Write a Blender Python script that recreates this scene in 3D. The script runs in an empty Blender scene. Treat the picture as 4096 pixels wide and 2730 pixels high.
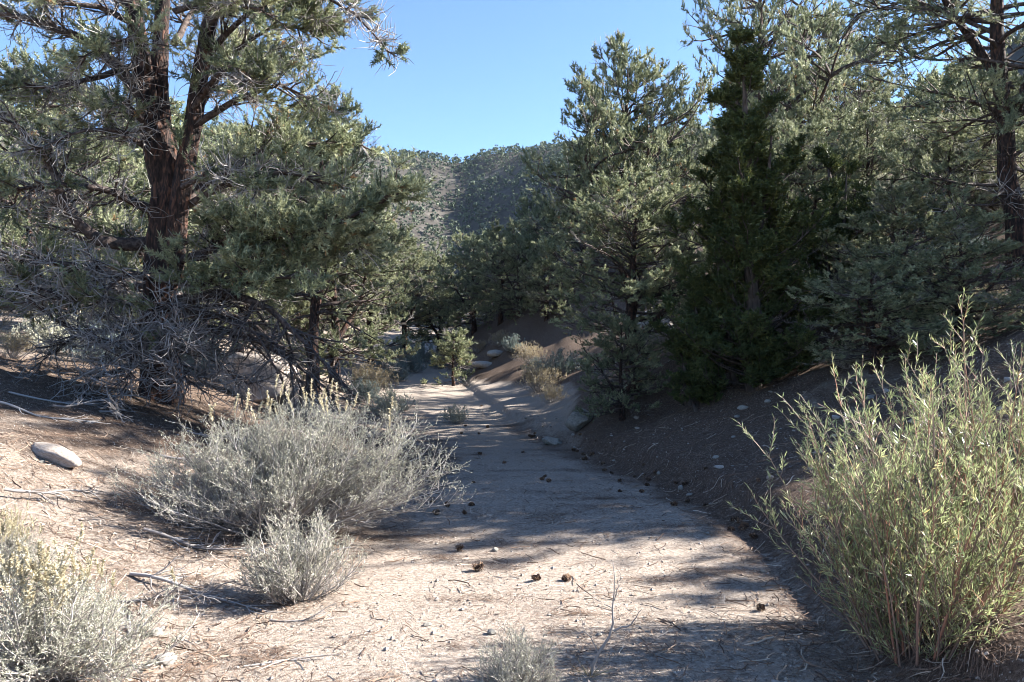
import bpy, math
import numpy as np

# ------------------------------------------------------------------ camera, sky, sun, exposure
scene = bpy.context.scene
C = scene.collection
SUN_AZ = math.radians(79)      # to the right of the view direction (+Y)
SUN_EL = math.radians(31.5)
cam_d = bpy.data.cameras.new('camera'); cam = bpy.data.objects.new('camera', cam_d); C.objects.link(cam)
cam.location = (0, 0, 1.6); cam.rotation_euler = (math.radians(90), 0, 0)
cam_d.sensor_width = 36; cam_d.lens = 28.26; cam_d.clip_end = 3000; cam_d.clip_start = 0.05
scene.camera = cam

world = bpy.data.worlds.new('World'); scene.world = world; world.use_nodes = True
wn = world.node_tree.nodes; wl = world.node_tree.links
sky = wn.new('ShaderNodeTexSky'); sky.sky_type = 'NISHITA'; sky.sun_disc = False
sky.sun_elevation = SUN_EL; sky.sun_rotation = SUN_AZ
sky.altitude = 2200; sky.air_density = 1.0; sky.dust_density = 0.05; sky.ozone_density = 4.0
wn['Background'].inputs['Strength'].default_value = 0.075
wl.new(sky.outputs[0], wn['Background'].inputs['Color'])

sun_d = bpy.data.lights.new('sun', 'SUN'); sun_d.energy = 5.0; sun_d.angle = math.radians(0.53)
sun_d.color = (1.0, 0.965, 0.91)
sun = bpy.data.objects.new('sun', sun_d); C.objects.link(sun)
sun.rotation_euler = (math.radians(90) - SUN_EL, 0, math.pi - SUN_AZ)
sun.location = (60, 20, 40)

scene.view_settings.view_transform = 'Standard'; scene.view_settings.look = 'None'
scene.view_settings.exposure = 2.2; scene.view_settings.gamma = 1.0
scene.view_settings.use_curve_mapping = False
scene.render.engine = 'CYCLES'
scene.cycles.use_denoising = True
try: scene.cycles.denoiser = 'OPENIMAGEDENOISE'
except Exception: pass
scene.cycles.max_bounces = 4; scene.cycles.diffuse_bounces = 2; scene.cycles.glossy_bounces = 2
scene.cycles.transmission_bounces = 3; scene.cycles.caustics_reflective = False; scene.cycles.caustics_refractive = False
scene.cycles.pixel_filter_type = 'BLACKMAN_HARRIS'; scene.cycles.filter_width = 1.0

rng = np.random.default_rng(7)
U = lambda a, b, n=None: rng.uniform(a, b, n)

# ------------------------------------------------------------------ numpy helpers
def norm(v):
    return v / np.maximum(np.linalg.norm(v, axis=-1, keepdims=True), 1e-9)

def smooth(a, b, x):
    t = np.clip((np.asarray(x, float) - a) / (b - a), 0, 1); return t * t * (3 - 2 * t)

_lat = np.random.default_rng(3).random((256, 256))
def vnoise(x, y):
    xi = np.floor(x).astype(int); yi = np.floor(y).astype(int)
    fx = x - xi; fy = y - yi
    fx = fx * fx * (3 - 2 * fx); fy = fy * fy * (3 - 2 * fy)
    g = lambda i, j: _lat[i % 256, j % 256]
    return (g(xi, yi) * (1 - fx) + g(xi + 1, yi) * fx) * (1 - fy) + (g(xi, yi + 1) * (1 - fx) + g(xi + 1, yi + 1) * fx) * fy
def fbm(x, y, oct=4):
    s = 0; a = 0.5
    for o in range(oct):
        s = s + a * (vnoise(x * 2 ** o + 17.3 * o, y * 2 ** o - 9.1 * o) - 0.5); a *= 0.5
    return s

class MB:
    """collects vertices and faces (tris and quads) and links them as ONE mesh object"""
    def __init__(s): s.v = []; s.t = []; s.q = []; s.vt = []; s.vq = []; s.n = 0
    def add(s, v, f, var=None):
        v = np.asarray(v, np.float32).reshape(-1, 3); f = np.asarray(f, np.int64)
        if len(f) == 0: return s
        s.v.append(v)
        var = np.full(len(f), 0.5, np.float32) if var is None else np.asarray(var, np.float32)
        if f.shape[1] == 3: s.t.append(f + s.n); s.vt.append(var)
        else: s.q.append(f + s.n); s.vq.append(var)
        s.n += len(v); return s
    def mesh(s, name, mat=None, smooth_shade=False):
        me = bpy.data.meshes.new(name)
        if s.n == 0: return me
        v = np.concatenate(s.v)
        t = np.concatenate(s.t) if s.t else np.zeros((0, 3), np.int64)
        q = np.concatenate(s.q) if s.q else np.zeros((0, 4), np.int64)
        var = np.concatenate((s.vt or [np.zeros(0, np.float32)]) + (s.vq or [np.zeros(0, np.float32)])) if True else None
        me.vertices.add(len(v)); me.vertices.foreach_set('co', v.ravel().astype(np.float32))
        loops = np.concatenate([t.ravel(), q.ravel()]).astype(np.int32)
        starts = np.concatenate([np.arange(len(t)) * 3, len(t) * 3 + np.arange(len(q)) * 4]).astype(np.int32)
        me.loops.add(len(loops)); me.loops.foreach_set('vertex_index', loops)
        me.polygons.add(len(starts)); me.polygons.foreach_set('loop_start', starts)
        me.polygons.foreach_set('use_smooth', np.full(len(starts), smooth_shade, bool))
        me.update(calc_edges=True)
        a = me.attributes.new('var', 'FLOAT', 'FACE'); a.data.foreach_set('value', var)
        if mat: me.materials.append(mat)
        return me

def link(name, me, parent=None, loc=None, rotz=0.0, sc=None):
    o = bpy.data.objects.new(name, me); C.objects.link(o)
    if parent: o.parent = parent
    if loc is not None: o.location = loc
    if rotz: o.rotation_euler = (0, 0, rotz)
    if sc is not None: o.scale = sc if hasattr(sc, '__len__') else (sc, sc, sc)
    return o
def tag(o, label=None, cat=None, group=None, kind=None):
    if label: o['label'] = label
    if cat: o['category'] = cat
    if group: o['group'] = group
    if kind: o['kind'] = kind
    return o

def grow(S, D, L, K, wander, grav, r):
    """polylines: start, direction, length -> (N,K,3)"""
    S = np.asarray(S, float); N = len(S); P = np.zeros((N, K, 3)); P[:, 0] = S; d = norm(np.asarray(D, float))
    L = np.broadcast_to(np.asarray(L, float), (N,)); g = np.broadcast_to(np.asarray(grav, float), (K,))
    for k in range(1, K):
        d = norm(d + r.normal(0, wander, (N, 3)) + np.array([0, 0, 1.0]) * g[k])
        P[:, k] = P[:, k - 1] + d * (L / (K - 1))[:, None]
    return P
def samp(P, i, t):
    K = P.shape[1]; f = np.clip(t, 0, 0.9999) * (K - 1); k = f.astype(int); w = (f - k)[:, None]
    a = P[i, k]; b = P[i, k + 1]
    return a * (1 - w) + b * w, norm(b - a)
def tubes(P, R, sides):
    N, K, _ = P.shape; R = np.broadcast_to(R, (N, K))
    T = np.empty_like(P); T[:, 1:-1] = P[:, 2:] - P[:, :-2]; T[:, 0] = P[:, 1] - P[:, 0]; T[:, -1] = P[:, -1] - P[:, -2]; T = norm(T)
    m = norm(P[:, -1] - P[:, 0]); ref = np.where(np.abs(m[:, 2:3]) > 0.75, np.array([[1.0, 0.1, 0]]), np.array([[0.05, 0, 1.0]]))
    a = norm(np.cross(T, ref[:, None, :])); b = np.cross(T, a)
    an = np.arange(sides) * 2 * np.pi / sides
    V = P[:, :, None] + R[:, :, None, None] * (np.cos(an)[:, None] * a[:, :, None] + np.sin(an)[:, None] * b[:, :, None])
    idx = np.arange(N * K * sides).reshape(N, K, sides)
    nx = np.roll(idx, -1, 2)
    F = np.stack([idx[:, :-1], nx[:, :-1], nx[:, 1:], idx[:, 1:]], -1).reshape(-1, 4)
    return V.reshape(-1, 3), F
def taper(r0, r1, K, N=1):
    return np.linspace(1, 0, K)[None, :] * (np.broadcast_to(r0, (N,)) - np.broadcast_to(r1, (N,)))[:, None] + np.broadcast_to(r1, (N,))[:, None]
def runit(n, r): return norm(r.normal(0, 1, (n, 3)))
def blades(B, D, L, W, r):
    """single tapered triangles"""
    s = norm(np.cross(D, runit(len(B), r)))
    w = np.broadcast_to(W, (len(B),))[:, None] * 0.5
    V = np.stack([B - s * w, B + s * w, B + D * np.broadcast_to(L, (len(B),))[:, None]], 1)
    return V.reshape(-1, 3), np.arange(len(B) * 3).reshape(-1, 3)
def leaves(B, D, L, W, r, up=0.0):
    """pointed leaves of two triangles folded along the midrib"""
    s = np.cross(D, norm(runit(len(B), r) + np.array([0, 0, up]))); s = norm(s); nrm = np.cross(s, D)
    L = np.broadcast_to(L, (len(B),))[:, None]; w = np.broadcast_to(W, (len(B),))[:, None] * 0.5
    m = B + D * L * 0.45 + nrm * w * 0.5
    V = np.stack([B, m - s * w, B + D * L, m + s * w], 1).reshape(-1, 3)
    i = np.arange(len(B))[:, None] * 4
    return V, np.concatenate([i + np.array([0, 1, 2]), i + np.array([0, 2, 3])])

# ------------------------------------------------------------------ materials
def mat_new(name):
    m = bpy.data.materials.new(name); m.use_nodes = True
    n = m.node_tree.nodes; l = m.node_tree.links
    return m, n, l, n['Principled BSDF'], n['Material Output']
def node(n, t, **kw):
    x = n.new(t)
    for k, v in kw.items(): setattr(x, k, v)
    return x
def ramp(n, stops):
    r = n.new('ShaderNodeValToRGB'); e = r.color_ramp.elements
    while len(e) < len(stops): e.new(0.5)
    for i, (p, c) in enumerate(stops): e[i].position = p; e[i].color = (*c, 1)
    return r
def foliage_mat(name, stops, rough=0.5, trans=0.25, spec=0.4, objvar=0.25):
    m, n, l, bs, out = mat_new(name)
    at = node(n, 'ShaderNodeAttribute', attribute_name='var')
    rp = ramp(n, stops); l.new(at.outputs['Fac'], rp.inputs[0])
    oi = n.new('ShaderNodeObjectInfo'); hv = n.new('ShaderNodeHueSaturation')
    mr = n.new('ShaderNodeMapRange'); mr.inputs[3].default_value = 1 - objvar; mr.inputs[4].default_value = 1 + objvar
    l.new(oi.outputs['Random'], mr.inputs[0]); l.new(mr.outputs[0], hv.inputs['Value'])
    l.new(rp.outputs[0], hv.inputs['Color']); l.new(hv.outputs[0], bs.inputs['Base Color'])
    bs.inputs['Roughness'].default_value = rough; bs.inputs['Specular IOR Level'].default_value = spec
    if trans > 0:
        tr = n.new('ShaderNodeBsdfTranslucent'); mx = n.new('ShaderNodeMixShader'); mx.inputs[0].default_value = trans
        l.new(hv.outputs[0], tr.inputs[0]); l.new(bs.outputs[0], mx.inputs[1]); l.new(tr.outputs[0], mx.inputs[2])
        l.new(mx.outputs[0], out.inputs[0])
    return m
def bark_mat(name, c0, c1, c2, scale=(14, 14, 3), bump=0.5, rough=0.85):
    m, n, l, bs, out = mat_new(name)
    tc = n.new('ShaderNodeTexCoord'); mp = n.new('ShaderNodeMapping'); mp.inputs['Scale'].default_value = scale
    l.new(tc.outputs['Object'], mp.inputs[0])
    no = node(n, 'ShaderNodeTexNoise'); no.inputs['Scale'].default_value = 1.0; no.inputs['Detail'].default_value = 6; no.inputs['Distortion'].default_value = 0.6
    l.new(mp.outputs[0], no.inputs[0])
    rp = ramp(n, [(0.32, c0), (0.5, c1), (0.68, c2)]); l.new(no.outputs[0], rp.inputs[0]); l.new(rp.outputs[0], bs.inputs['Base Color'])
    bp = n.new('ShaderNodeBump'); bp.inputs['Strength'].default_value = bump; bp.inputs['Distance'].default_value = 0.03
    l.new(no.outputs[0], bp.inputs['Height']); l.new(bp.outputs[0], bs.inputs['Normal'])
    bs.inputs['Roughness'].default_value = rough; bs.inputs['Specular IOR Level'].default_value = 0.2
    return m
def stone_mat(name, c0, c1, c2, scale=7.0):
    m, n, l, bs, out = mat_new(name)
    tc = n.new('ShaderNodeTexCoord')
    no = node(n, 'ShaderNodeTexNoise'); no.inputs['Scale'].default_value = scale; no.inputs['Detail'].default_value = 8; no.inputs['Roughness'].default_value = 0.65
    l.new(tc.outputs['Object'], no.inputs[0])
    rp = ramp(n, [(0.3, c0), (0.5, c1), (0.7, c2)]); l.new(no.outputs[0], rp.inputs[0]); l.new(rp.outputs[0], bs.inputs['Base Color'])
    n2 = node(n, 'ShaderNodeTexNoise'); n2.inputs['Scale'].default_value = scale * 9; n2.inputs['Detail'].default_value = 4
    l.new(tc.outputs['Object'], n2.inputs[0])
    bp = n.new('ShaderNodeBump'); bp.inputs['Strength'].default_value = 0.6; bp.inputs['Distance'].default_value = 0.012
    l.new(n2.outputs[0], bp.inputs['Height']); l.new(bp.outputs[0], bs.inputs['Normal'])
    bs.inputs['Roughness'].default_value = 0.9; bs.inputs['Specular IOR Level'].default_value = 0.2
    return m

M = {}
M['needle'] = foliage_mat('pine needles', [(0.0, (.045, .070, .038)), (0.45, (.24, .262, .145)), (0.93, (.55, .55, .345)), (1.0, (.36, .21, .10))], 0.46, 0.32, 0.4, 0.10)
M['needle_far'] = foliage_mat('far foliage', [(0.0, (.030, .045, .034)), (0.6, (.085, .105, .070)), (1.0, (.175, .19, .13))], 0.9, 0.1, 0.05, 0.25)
M['juniper'] = foliage_mat('juniper sprays', [(0.0, (.030, .045, .018)), (0.6, (.085, .105, .036)), (1.0, (.20, .20, .07))], 0.6, 0.22, 0.25, 0.12)
M['yellow'] = foliage_mat('yellow green foliage', [(0.0, (.06, .085, .02)), (0.6, (.14, .17, .035)), (1.0, (.22, .23, .06))], 0.55, 0.25, 0.3, 0.12)
M['willow'] = foliage_mat('willow leaves', [(0.0, (.11, .15, .075)), (0.45, (.29, .335, .15)), (0.85, (.50, .515, .27)), (1.0, (.62, .50, .20))], 0.28, 0.40, 0.6, 0.05)
M['sage'] = foliage_mat('sage leaves', [(0.0, (.24, .25, .20)), (0.55, (.46, .45, .345)), (1.0, (.64, .61, .47))], 0.75, 0.2, 0.2, 0.1)
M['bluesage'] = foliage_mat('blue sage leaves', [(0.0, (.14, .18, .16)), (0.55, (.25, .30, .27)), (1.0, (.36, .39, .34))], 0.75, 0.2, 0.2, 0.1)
M['seed'] = foliage_mat('seed stalks', [(0.0, (.40, .34, .22)), (0.6, (.58, .51, .35)), (1.0, (.72, .66, .50))], 0.8, 0.3, 0.2, 0.05)
M['drygrass'] = foliage_mat('dry grass', [(0.0, (.28, .22, .13)), (0.6, (.45, .37, .23)), (1.0, (.58, .50, .34))], 0.8, 0.3, 0.2, 0.1)
M['dead'] = foliage_mat('weathered dead twigs', [(0.0, (.10, .085, .075)), (0.55, (.24, .215, .20)), (1.0, (.42, .39, .36))], 0.8, 0.0, 0.2, 0.1)
M['sagewood'] = foliage_mat('sage stems', [(0.0, (.16, .14, .125)), (0.6, (.32, .29, .265)), (1.0, (.48, .45, .42))], 0.8, 0.0, 0.2, 0.1)
M['willowwood'] = foliage_mat('willow stems', [(0.0, (.13, .09, .07)), (0.6, (.26, .185, .14)), (1.0, (.36, .17, .11))], 0.6, 0.0, 0.3, 0.1)
M['bark'] = bark_mat('pine bark', (.012, .010, .010), (.040, .027, .023), (.14, .07, .047), (26, 26, 8), 1.0)
M['branch'] = bark_mat('branch bark', (.03, .024, .022), (.075, .055, .048), (.14, .11, .095), (22, 22, 22), 0.5)
M['juniperbark'] = bark_mat('juniper bark', (.03, .024, .02), (.065, .05, .042), (.13, .10, .085), (26, 26, 3), 0.7)
M['stone'] = stone_mat('tan granite', (.20, .16, .13), (.37, .31, .26), (.50, .44, .38), 6)
M['palestone'] = stone_mat('pale granite', (.22, .20, .18), (.36, .33, .295), (.50, .46, .41), 9)
M['greystone'] = stone_mat('lichen grey rock', (.16, .15, .13), (.29, .27, .235), (.42, .39, .33), 8)
M['litter'] = foliage_mat('needle litter', [(0.0, (.07, .045, .035)), (0.5, (.20, .13, .09)), (0.85, (.36, .27, .20)), (1.0, (.55, .47, .38))], 0.8, 0.0, 0.2, 0.0)
M['cone'] = foliage_mat('pine cone scales', [(0.0, (.04, .025, .018)), (0.6, (.12, .07, .045)), (1.0, (.24, .16, .10))], 0.7, 0.0, 0.2, 0.25)

def ground_mat():
    m, n, l, bs, out = mat_new('desert ground')
    tc = n.new('ShaderNodeTexCoord')
    at = node(n, 'ShaderNodeAttribute', attribute_name='sand')
    def noise(scale, det=5, rgh=0.6):
        x = n.new('ShaderNodeTexNoise'); x.inputs['Scale'].default_value = scale; x.inputs['Detail'].default_value = det; x.inputs['Roughness'].default_value = rgh
        l.new(tc.outputs['Object'], x.inputs[0]); return x
    big = noise(1.6, 6); fine = noise(38, 5, 0.7); grit = noise(160, 3, 0.7); far = noise(0.12, 6)
    # sand
    rs = ramp(n, [(0.28, (.16, .122, .095)), (0.5, (.345, .288, .238)), (0.72, (.52, .455, .39))]); l.new(fine.outputs[0], rs.inputs[0])
    g2 = ramp(n, [(0.36, (.55, .52, .50)), (0.5, (1, 1, 1)), (0.66, (1.12, 1.1, 1.08))]); l.new(grit.outputs[0], g2.inputs[0])
    ms = n.new('ShaderNodeMix'); ms.data_type = 'RGBA'; ms.blend_type = 'MULTIPLY'; ms.inputs[0].default_value = 1
    l.new(rs.outputs[0], ms.inputs[6]); l.new(g2.outputs[0], ms.inputs[7])
    # soil
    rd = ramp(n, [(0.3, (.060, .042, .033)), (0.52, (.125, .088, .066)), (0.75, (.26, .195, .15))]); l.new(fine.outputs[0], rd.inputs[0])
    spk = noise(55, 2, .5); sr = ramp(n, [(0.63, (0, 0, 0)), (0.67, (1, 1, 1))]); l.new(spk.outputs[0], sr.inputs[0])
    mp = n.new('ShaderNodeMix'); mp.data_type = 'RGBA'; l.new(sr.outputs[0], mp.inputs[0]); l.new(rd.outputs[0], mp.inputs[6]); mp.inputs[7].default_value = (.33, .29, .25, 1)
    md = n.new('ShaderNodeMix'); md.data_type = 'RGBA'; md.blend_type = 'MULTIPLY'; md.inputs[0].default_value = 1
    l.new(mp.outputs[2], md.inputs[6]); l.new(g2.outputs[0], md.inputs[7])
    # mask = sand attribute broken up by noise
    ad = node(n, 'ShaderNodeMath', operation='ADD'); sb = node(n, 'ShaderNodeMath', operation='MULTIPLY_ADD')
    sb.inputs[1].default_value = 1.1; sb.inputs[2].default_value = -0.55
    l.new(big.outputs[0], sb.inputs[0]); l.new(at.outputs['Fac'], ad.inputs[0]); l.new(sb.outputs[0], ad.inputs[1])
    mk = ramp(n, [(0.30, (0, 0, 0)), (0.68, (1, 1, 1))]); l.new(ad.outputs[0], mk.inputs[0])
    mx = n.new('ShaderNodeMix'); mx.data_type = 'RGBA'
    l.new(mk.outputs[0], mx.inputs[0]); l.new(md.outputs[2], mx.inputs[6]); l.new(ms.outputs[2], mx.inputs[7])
    # far hillside soil
    af = node(n, 'ShaderNodeAttribute', attribute_name='farness')
    rf = ramp(n, [(0.3, (.045, .040, .035)), (0.55, (.070, .062, .053)), (0.78, (.15, .135, .115))]); l.new(far.outputs[0], rf.inputs[0])
    mf = n.new('ShaderNodeMix'); mf.data_type = 'RGBA'
    l.new(af.outputs['Fac'], mf.inputs[0]); l.new(mx.outputs[2], mf.inputs[6]); l.new(rf.outputs[0], mf.inputs[7])
    l.new(mf.outputs[2], bs.inputs['Base Color'])
    b1 = n.new('ShaderNodeBump'); b1.inputs['Strength'].default_value = 0.55; b1.inputs['Distance'].default_value = 0.03
    b2 = n.new('ShaderNodeBump'); b2.inputs['Strength'].default_value = 0.7; b2.inputs['Distance'].default_value = 0.008
    l.new(fine.outputs[0], b1.inputs['Height']); l.new(grit.outputs[0], b2.inputs['Height'])
    l.new(b1.outputs[0], b2.inputs['Normal']); l.new(b2.outputs[0], bs.inputs['Normal'])
    bs.inputs['Roughness'].default_value = 0.95; bs.inputs['Specular IOR Level'].default_value = 0.1
    return m
M['ground'] = ground_mat()

# ------------------------------------------------------------------ terrain
_yy = np.linspace(-60, 700, 3801)
def _sm(xs, ys, w=9):
    v = np.interp(_yy, xs, ys); k = np.ones(w) / w
    return np.convolve(np.pad(v, w // 2, mode='edge'), k, 'valid')
_xc = _sm([-60, 0, 4, 6.6, 9, 12, 16, 22, 30, 40, 60, 100, 150, 400], [0.2, .1, 0.0, .45, .3, -.15, -1.1, -2.3, -3.8, -5.5, -6.5, -6, -10, -28])
_hw = _sm([-60, 0, 4, 6.6, 9, 12, 16, 22, 30, 40, 60, 100, 400], [2, 1.9, 1.7, 1.5, 1.25, .8, .75, .95, 1.2, 1.6, 2, 3, 4])
_wz = _sm([-60, 0, 13, 20, 30, 40, 60, 100, 400], [0, 0, 0, .15, .55, 1.1, 2.4, 5, 12])
XC = lambda y: np.interp(y, _yy, _xc); HW = lambda y: np.interp(y, _yy, _hw); WZ = lambda y: np.interp(y, _yy, _wz)
_dd = np.linspace(0, 600, 12001)
def _prof(xs, ys, w=13):
    v = np.interp(_dd, xs, ys); k = np.ones(w) / w
    v = np.convolve(np.pad(v, w // 2, mode='edge'), k, 'valid'); return v - v[0]
_pr = _prof([0, .12, .5, 1.5, 3, 5.5, 6.8, 10, 30, 100, 600], [0, .10, .30, .66, 1.26, 2.33, 2.7, 3.2, 5.0, 10, 20], 7)
_pl = _prof([0, 1, 2, 3.2, 5, 8, 30, 100, 600], [0, .15, .45, .85, 1.2, 1.65, 3, 7, 15])
def ground_z(x, y, detail=True):
    x = np.asarray(x, float); y = np.asarray(y, float)
    dr = x - XC(y) - HW(y); dl = XC(y) - HW(y) - x
    bar = 1.7 * np.exp(-((y - 18) / 4.5) ** 2)
    d = np.maximum(dr, 0)
    zr = np.interp(np.maximum(d - bar, 0), _dd, _pr) * (1 + 0.9 * smooth(22, 28, y) * (1 - smooth(45, 70, y)) + .55 * np.exp(-((y - 14) / 2.5) ** 2)) + 0.2 * np.minimum(d, bar)
    zl = np.interp(np.maximum(dl, 0), _dd, _pl)
    z = WZ(y) + np.where(dr > 0, zr, zl)
    # far hills
    xg = -0.074 * y
    ramp_ = 66 * smooth(110, 350, y) - 60 * smooth(360, 560, y)
    win = smooth(120, 210, y) * (1 - 1.0 * smooth(275, 335, y))
    gul = -15 * np.exp(-((x - xg) / 30) ** 2) * win + 2 * np.exp(-((x - xg - 60) / 45) ** 2) * win + 8 * np.exp(-((x - xg + 75) / 40) ** 2) * win
    rh = 47 * smooth(30, 112, x) * smooth(25, 130, y) * (1 - 0.5 * smooth(150, 300, x))
    lh = 50 * smooth(26, 150, -x) * smooth(10, 100, y) * (1 - 0.5 * smooth(150, 300, -x))
    hills = np.maximum(ramp_ + gul, np.maximum(rh, lh))
    z = np.maximum(z, 0) + np.maximum(hills, 0)
    if detail:
        off = np.clip(np.maximum(dr, dl) / 1.5, 0.12, 1)
        z = z + fbm(x * 0.55, y * 0.55, 5) * 0.26 * off + fbm(x * 3.1 + 40, y * 3.1, 3) * 0.05 * np.clip(off, 0.45, 1)
        z = z + np.where(dr > .3, -.16 * smooth(.3, 1.2, dr) * (1 - smooth(4.5, 7, dr)) * np.abs(fbm(y * 1.1 + 3.3 + dr * .12, dr * .22 + 8, 3)) * 4 + .07, 0) * (y < 30)
        fr = smooth(60, 140, np.hypot(x, y)); z = z + fbm(x * 0.03, y * 0.03, 5) * 4.5 * fr
    return z
gz = lambda x, y: float(ground_z(np.array([x]), np.array([y]))[0])
def sandiness(x, y):
    dr = x - XC(y) - HW(y); dl = XC(y) - HW(y) - x
    s = np.full_like(x, .84)
    bar = 1.9 * np.exp(-((y - 18) / 4.5) ** 2)
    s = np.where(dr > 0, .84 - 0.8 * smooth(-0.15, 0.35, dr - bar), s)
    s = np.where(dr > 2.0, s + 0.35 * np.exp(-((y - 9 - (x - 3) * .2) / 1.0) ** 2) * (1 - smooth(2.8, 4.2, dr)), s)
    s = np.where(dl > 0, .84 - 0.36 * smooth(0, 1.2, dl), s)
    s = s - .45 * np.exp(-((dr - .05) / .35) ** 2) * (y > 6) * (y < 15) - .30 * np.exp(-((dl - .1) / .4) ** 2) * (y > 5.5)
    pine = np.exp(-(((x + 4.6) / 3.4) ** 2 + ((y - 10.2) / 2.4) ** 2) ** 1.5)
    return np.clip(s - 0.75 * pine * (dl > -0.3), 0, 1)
def build_ground():
    su = np.linspace(-math.asinh(430 / 2.2), math.asinh(430 / 2.2), 400); X1 = 2.2 * np.sinh(su)
    sv = np.linspace(-math.asinh(40 / 3.0), math.asinh(560 / 3.0), 360); Y1 = 7 + 3.0 * np.sinh(sv)
    X, Y = np.meshgrid(X1, Y1); Z = ground_z(X, Y)
    ny, nx = X.shape
    gx = np.gradient(Z, axis=1) / np.gradient(X, axis=1); gy = np.gradient(Z, axis=0) / np.gradient(Y, axis=0)
    Nn = norm(np.stack([-gx, -gy, np.ones_like(Z)], -1)).reshape(-1, 3)
    V = np.stack([X, Y, Z], -1).reshape(-1, 3)
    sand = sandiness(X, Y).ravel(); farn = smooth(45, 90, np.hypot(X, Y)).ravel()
    i = np.arange(ny * nx).reshape(ny, nx)
    F = np.stack([i[:-1, :-1], i[:-1, 1:], i[1:, 1:], i[1:, :-1]], -1).reshape(-1, 4)
    cx = X[:-1, :-1].ravel(); cy = Y[:-1, :-1].ravel()
    dr = cx - XC(cy) - HW(cy); dl = XC(cy) - HW(cy) - cx
    far = (np.hypot(cx, cy) > 62); cull = far & (np.abs(cx) > .95 * cy + 40)
    wash = (~far) & (dr < 0.12) & (dl < 0.12)
    for nm, mask in (('ground', ~far & ~wash), ('dry_wash', wash), ('hillside', far & ~cull)):
        f = F[mask]; u, inv = np.unique(f, return_inverse=True); f2 = inv.reshape(f.shape)
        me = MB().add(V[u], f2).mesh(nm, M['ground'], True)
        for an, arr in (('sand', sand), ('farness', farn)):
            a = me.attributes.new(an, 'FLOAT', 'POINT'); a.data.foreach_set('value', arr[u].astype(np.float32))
        me.normals_split_custom_set_from_vertices(Nn[u].tolist())
        tag(link(nm, me), {'ground': 'tan and reddish soil of the wash banks', 'dry_wash': 'pale sandy floor of the dry wash',
            'hillside': 'steep stony hillsides closing the valley'}[nm], None, None, 'structure')
build_ground()

# ------------------------------------------------------------------ pinyon pines
def foliage_from(L2, alive2, r, n3, len3, tufts, needles, nlen, nwid, upturn=0.12, curl=0.12):
    """twigs and needles on secondary branches L2; returns (twig P, twig alive, needle verts, faces, var)"""
    N2 = len(L2)
    i2 = np.repeat(np.arange(N2), n3); t = 1 - .62 * r.random(len(i2)) ** 1.35; t[::n3] = 0.999
    p, tg = samp(L2, i2, t)
    side = norm(np.cross(tg, runit(len(i2), r))); side[:, 2] *= 0.6
    d = norm(tg * r.uniform(0.5, 1.1, (len(i2), 1)) + side * 0.8 + np.array([0, 0, 0.18]))
    L = r.uniform(0.55, 1.2, len(i2)) * len3
    al = alive2[i2]
    W = grow(p, d, L, 4, curl, [0, 0, upturn, upturn], r)
    ia = np.nonzero(al)[0]
    j = np.repeat(ia, tufts); tt = np.tile(np.linspace(0.45, 1.0, tufts), len(ia)) + r.uniform(-.08, .08, len(j))
    tp, td = samp(W, j, np.clip(tt, 0, 1))
    k = np.repeat(np.arange(len(tp)), needles)
    ax = td[k]; D = norm(ax * r.uniform(0.35, 1.0, (len(k), 1)) + runit(len(k), r) * 0.75 + np.array([0, 0, .08]))
    B = tp[k] - ax * r.uniform(0, 0.055, (len(k), 1)) * (nlen / 0.045)
    clump = r.uniform(0, .45, len(L2)); tuftv = clump[i2[j]] + r.uniform(0.0, 0.4, len(tp)); rust = r.random(len(tp)) < 0.012
    var = np.where(rust[k], 1.0, np.clip(tuftv[k] + r.uniform(-.15, .2, len(k)), 0, 0.93))
    V, F = blades(B, D, r.uniform(0.7, 1.2, len(k)) * nlen, nwid, r)
    return W, al, V, F, var

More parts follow.
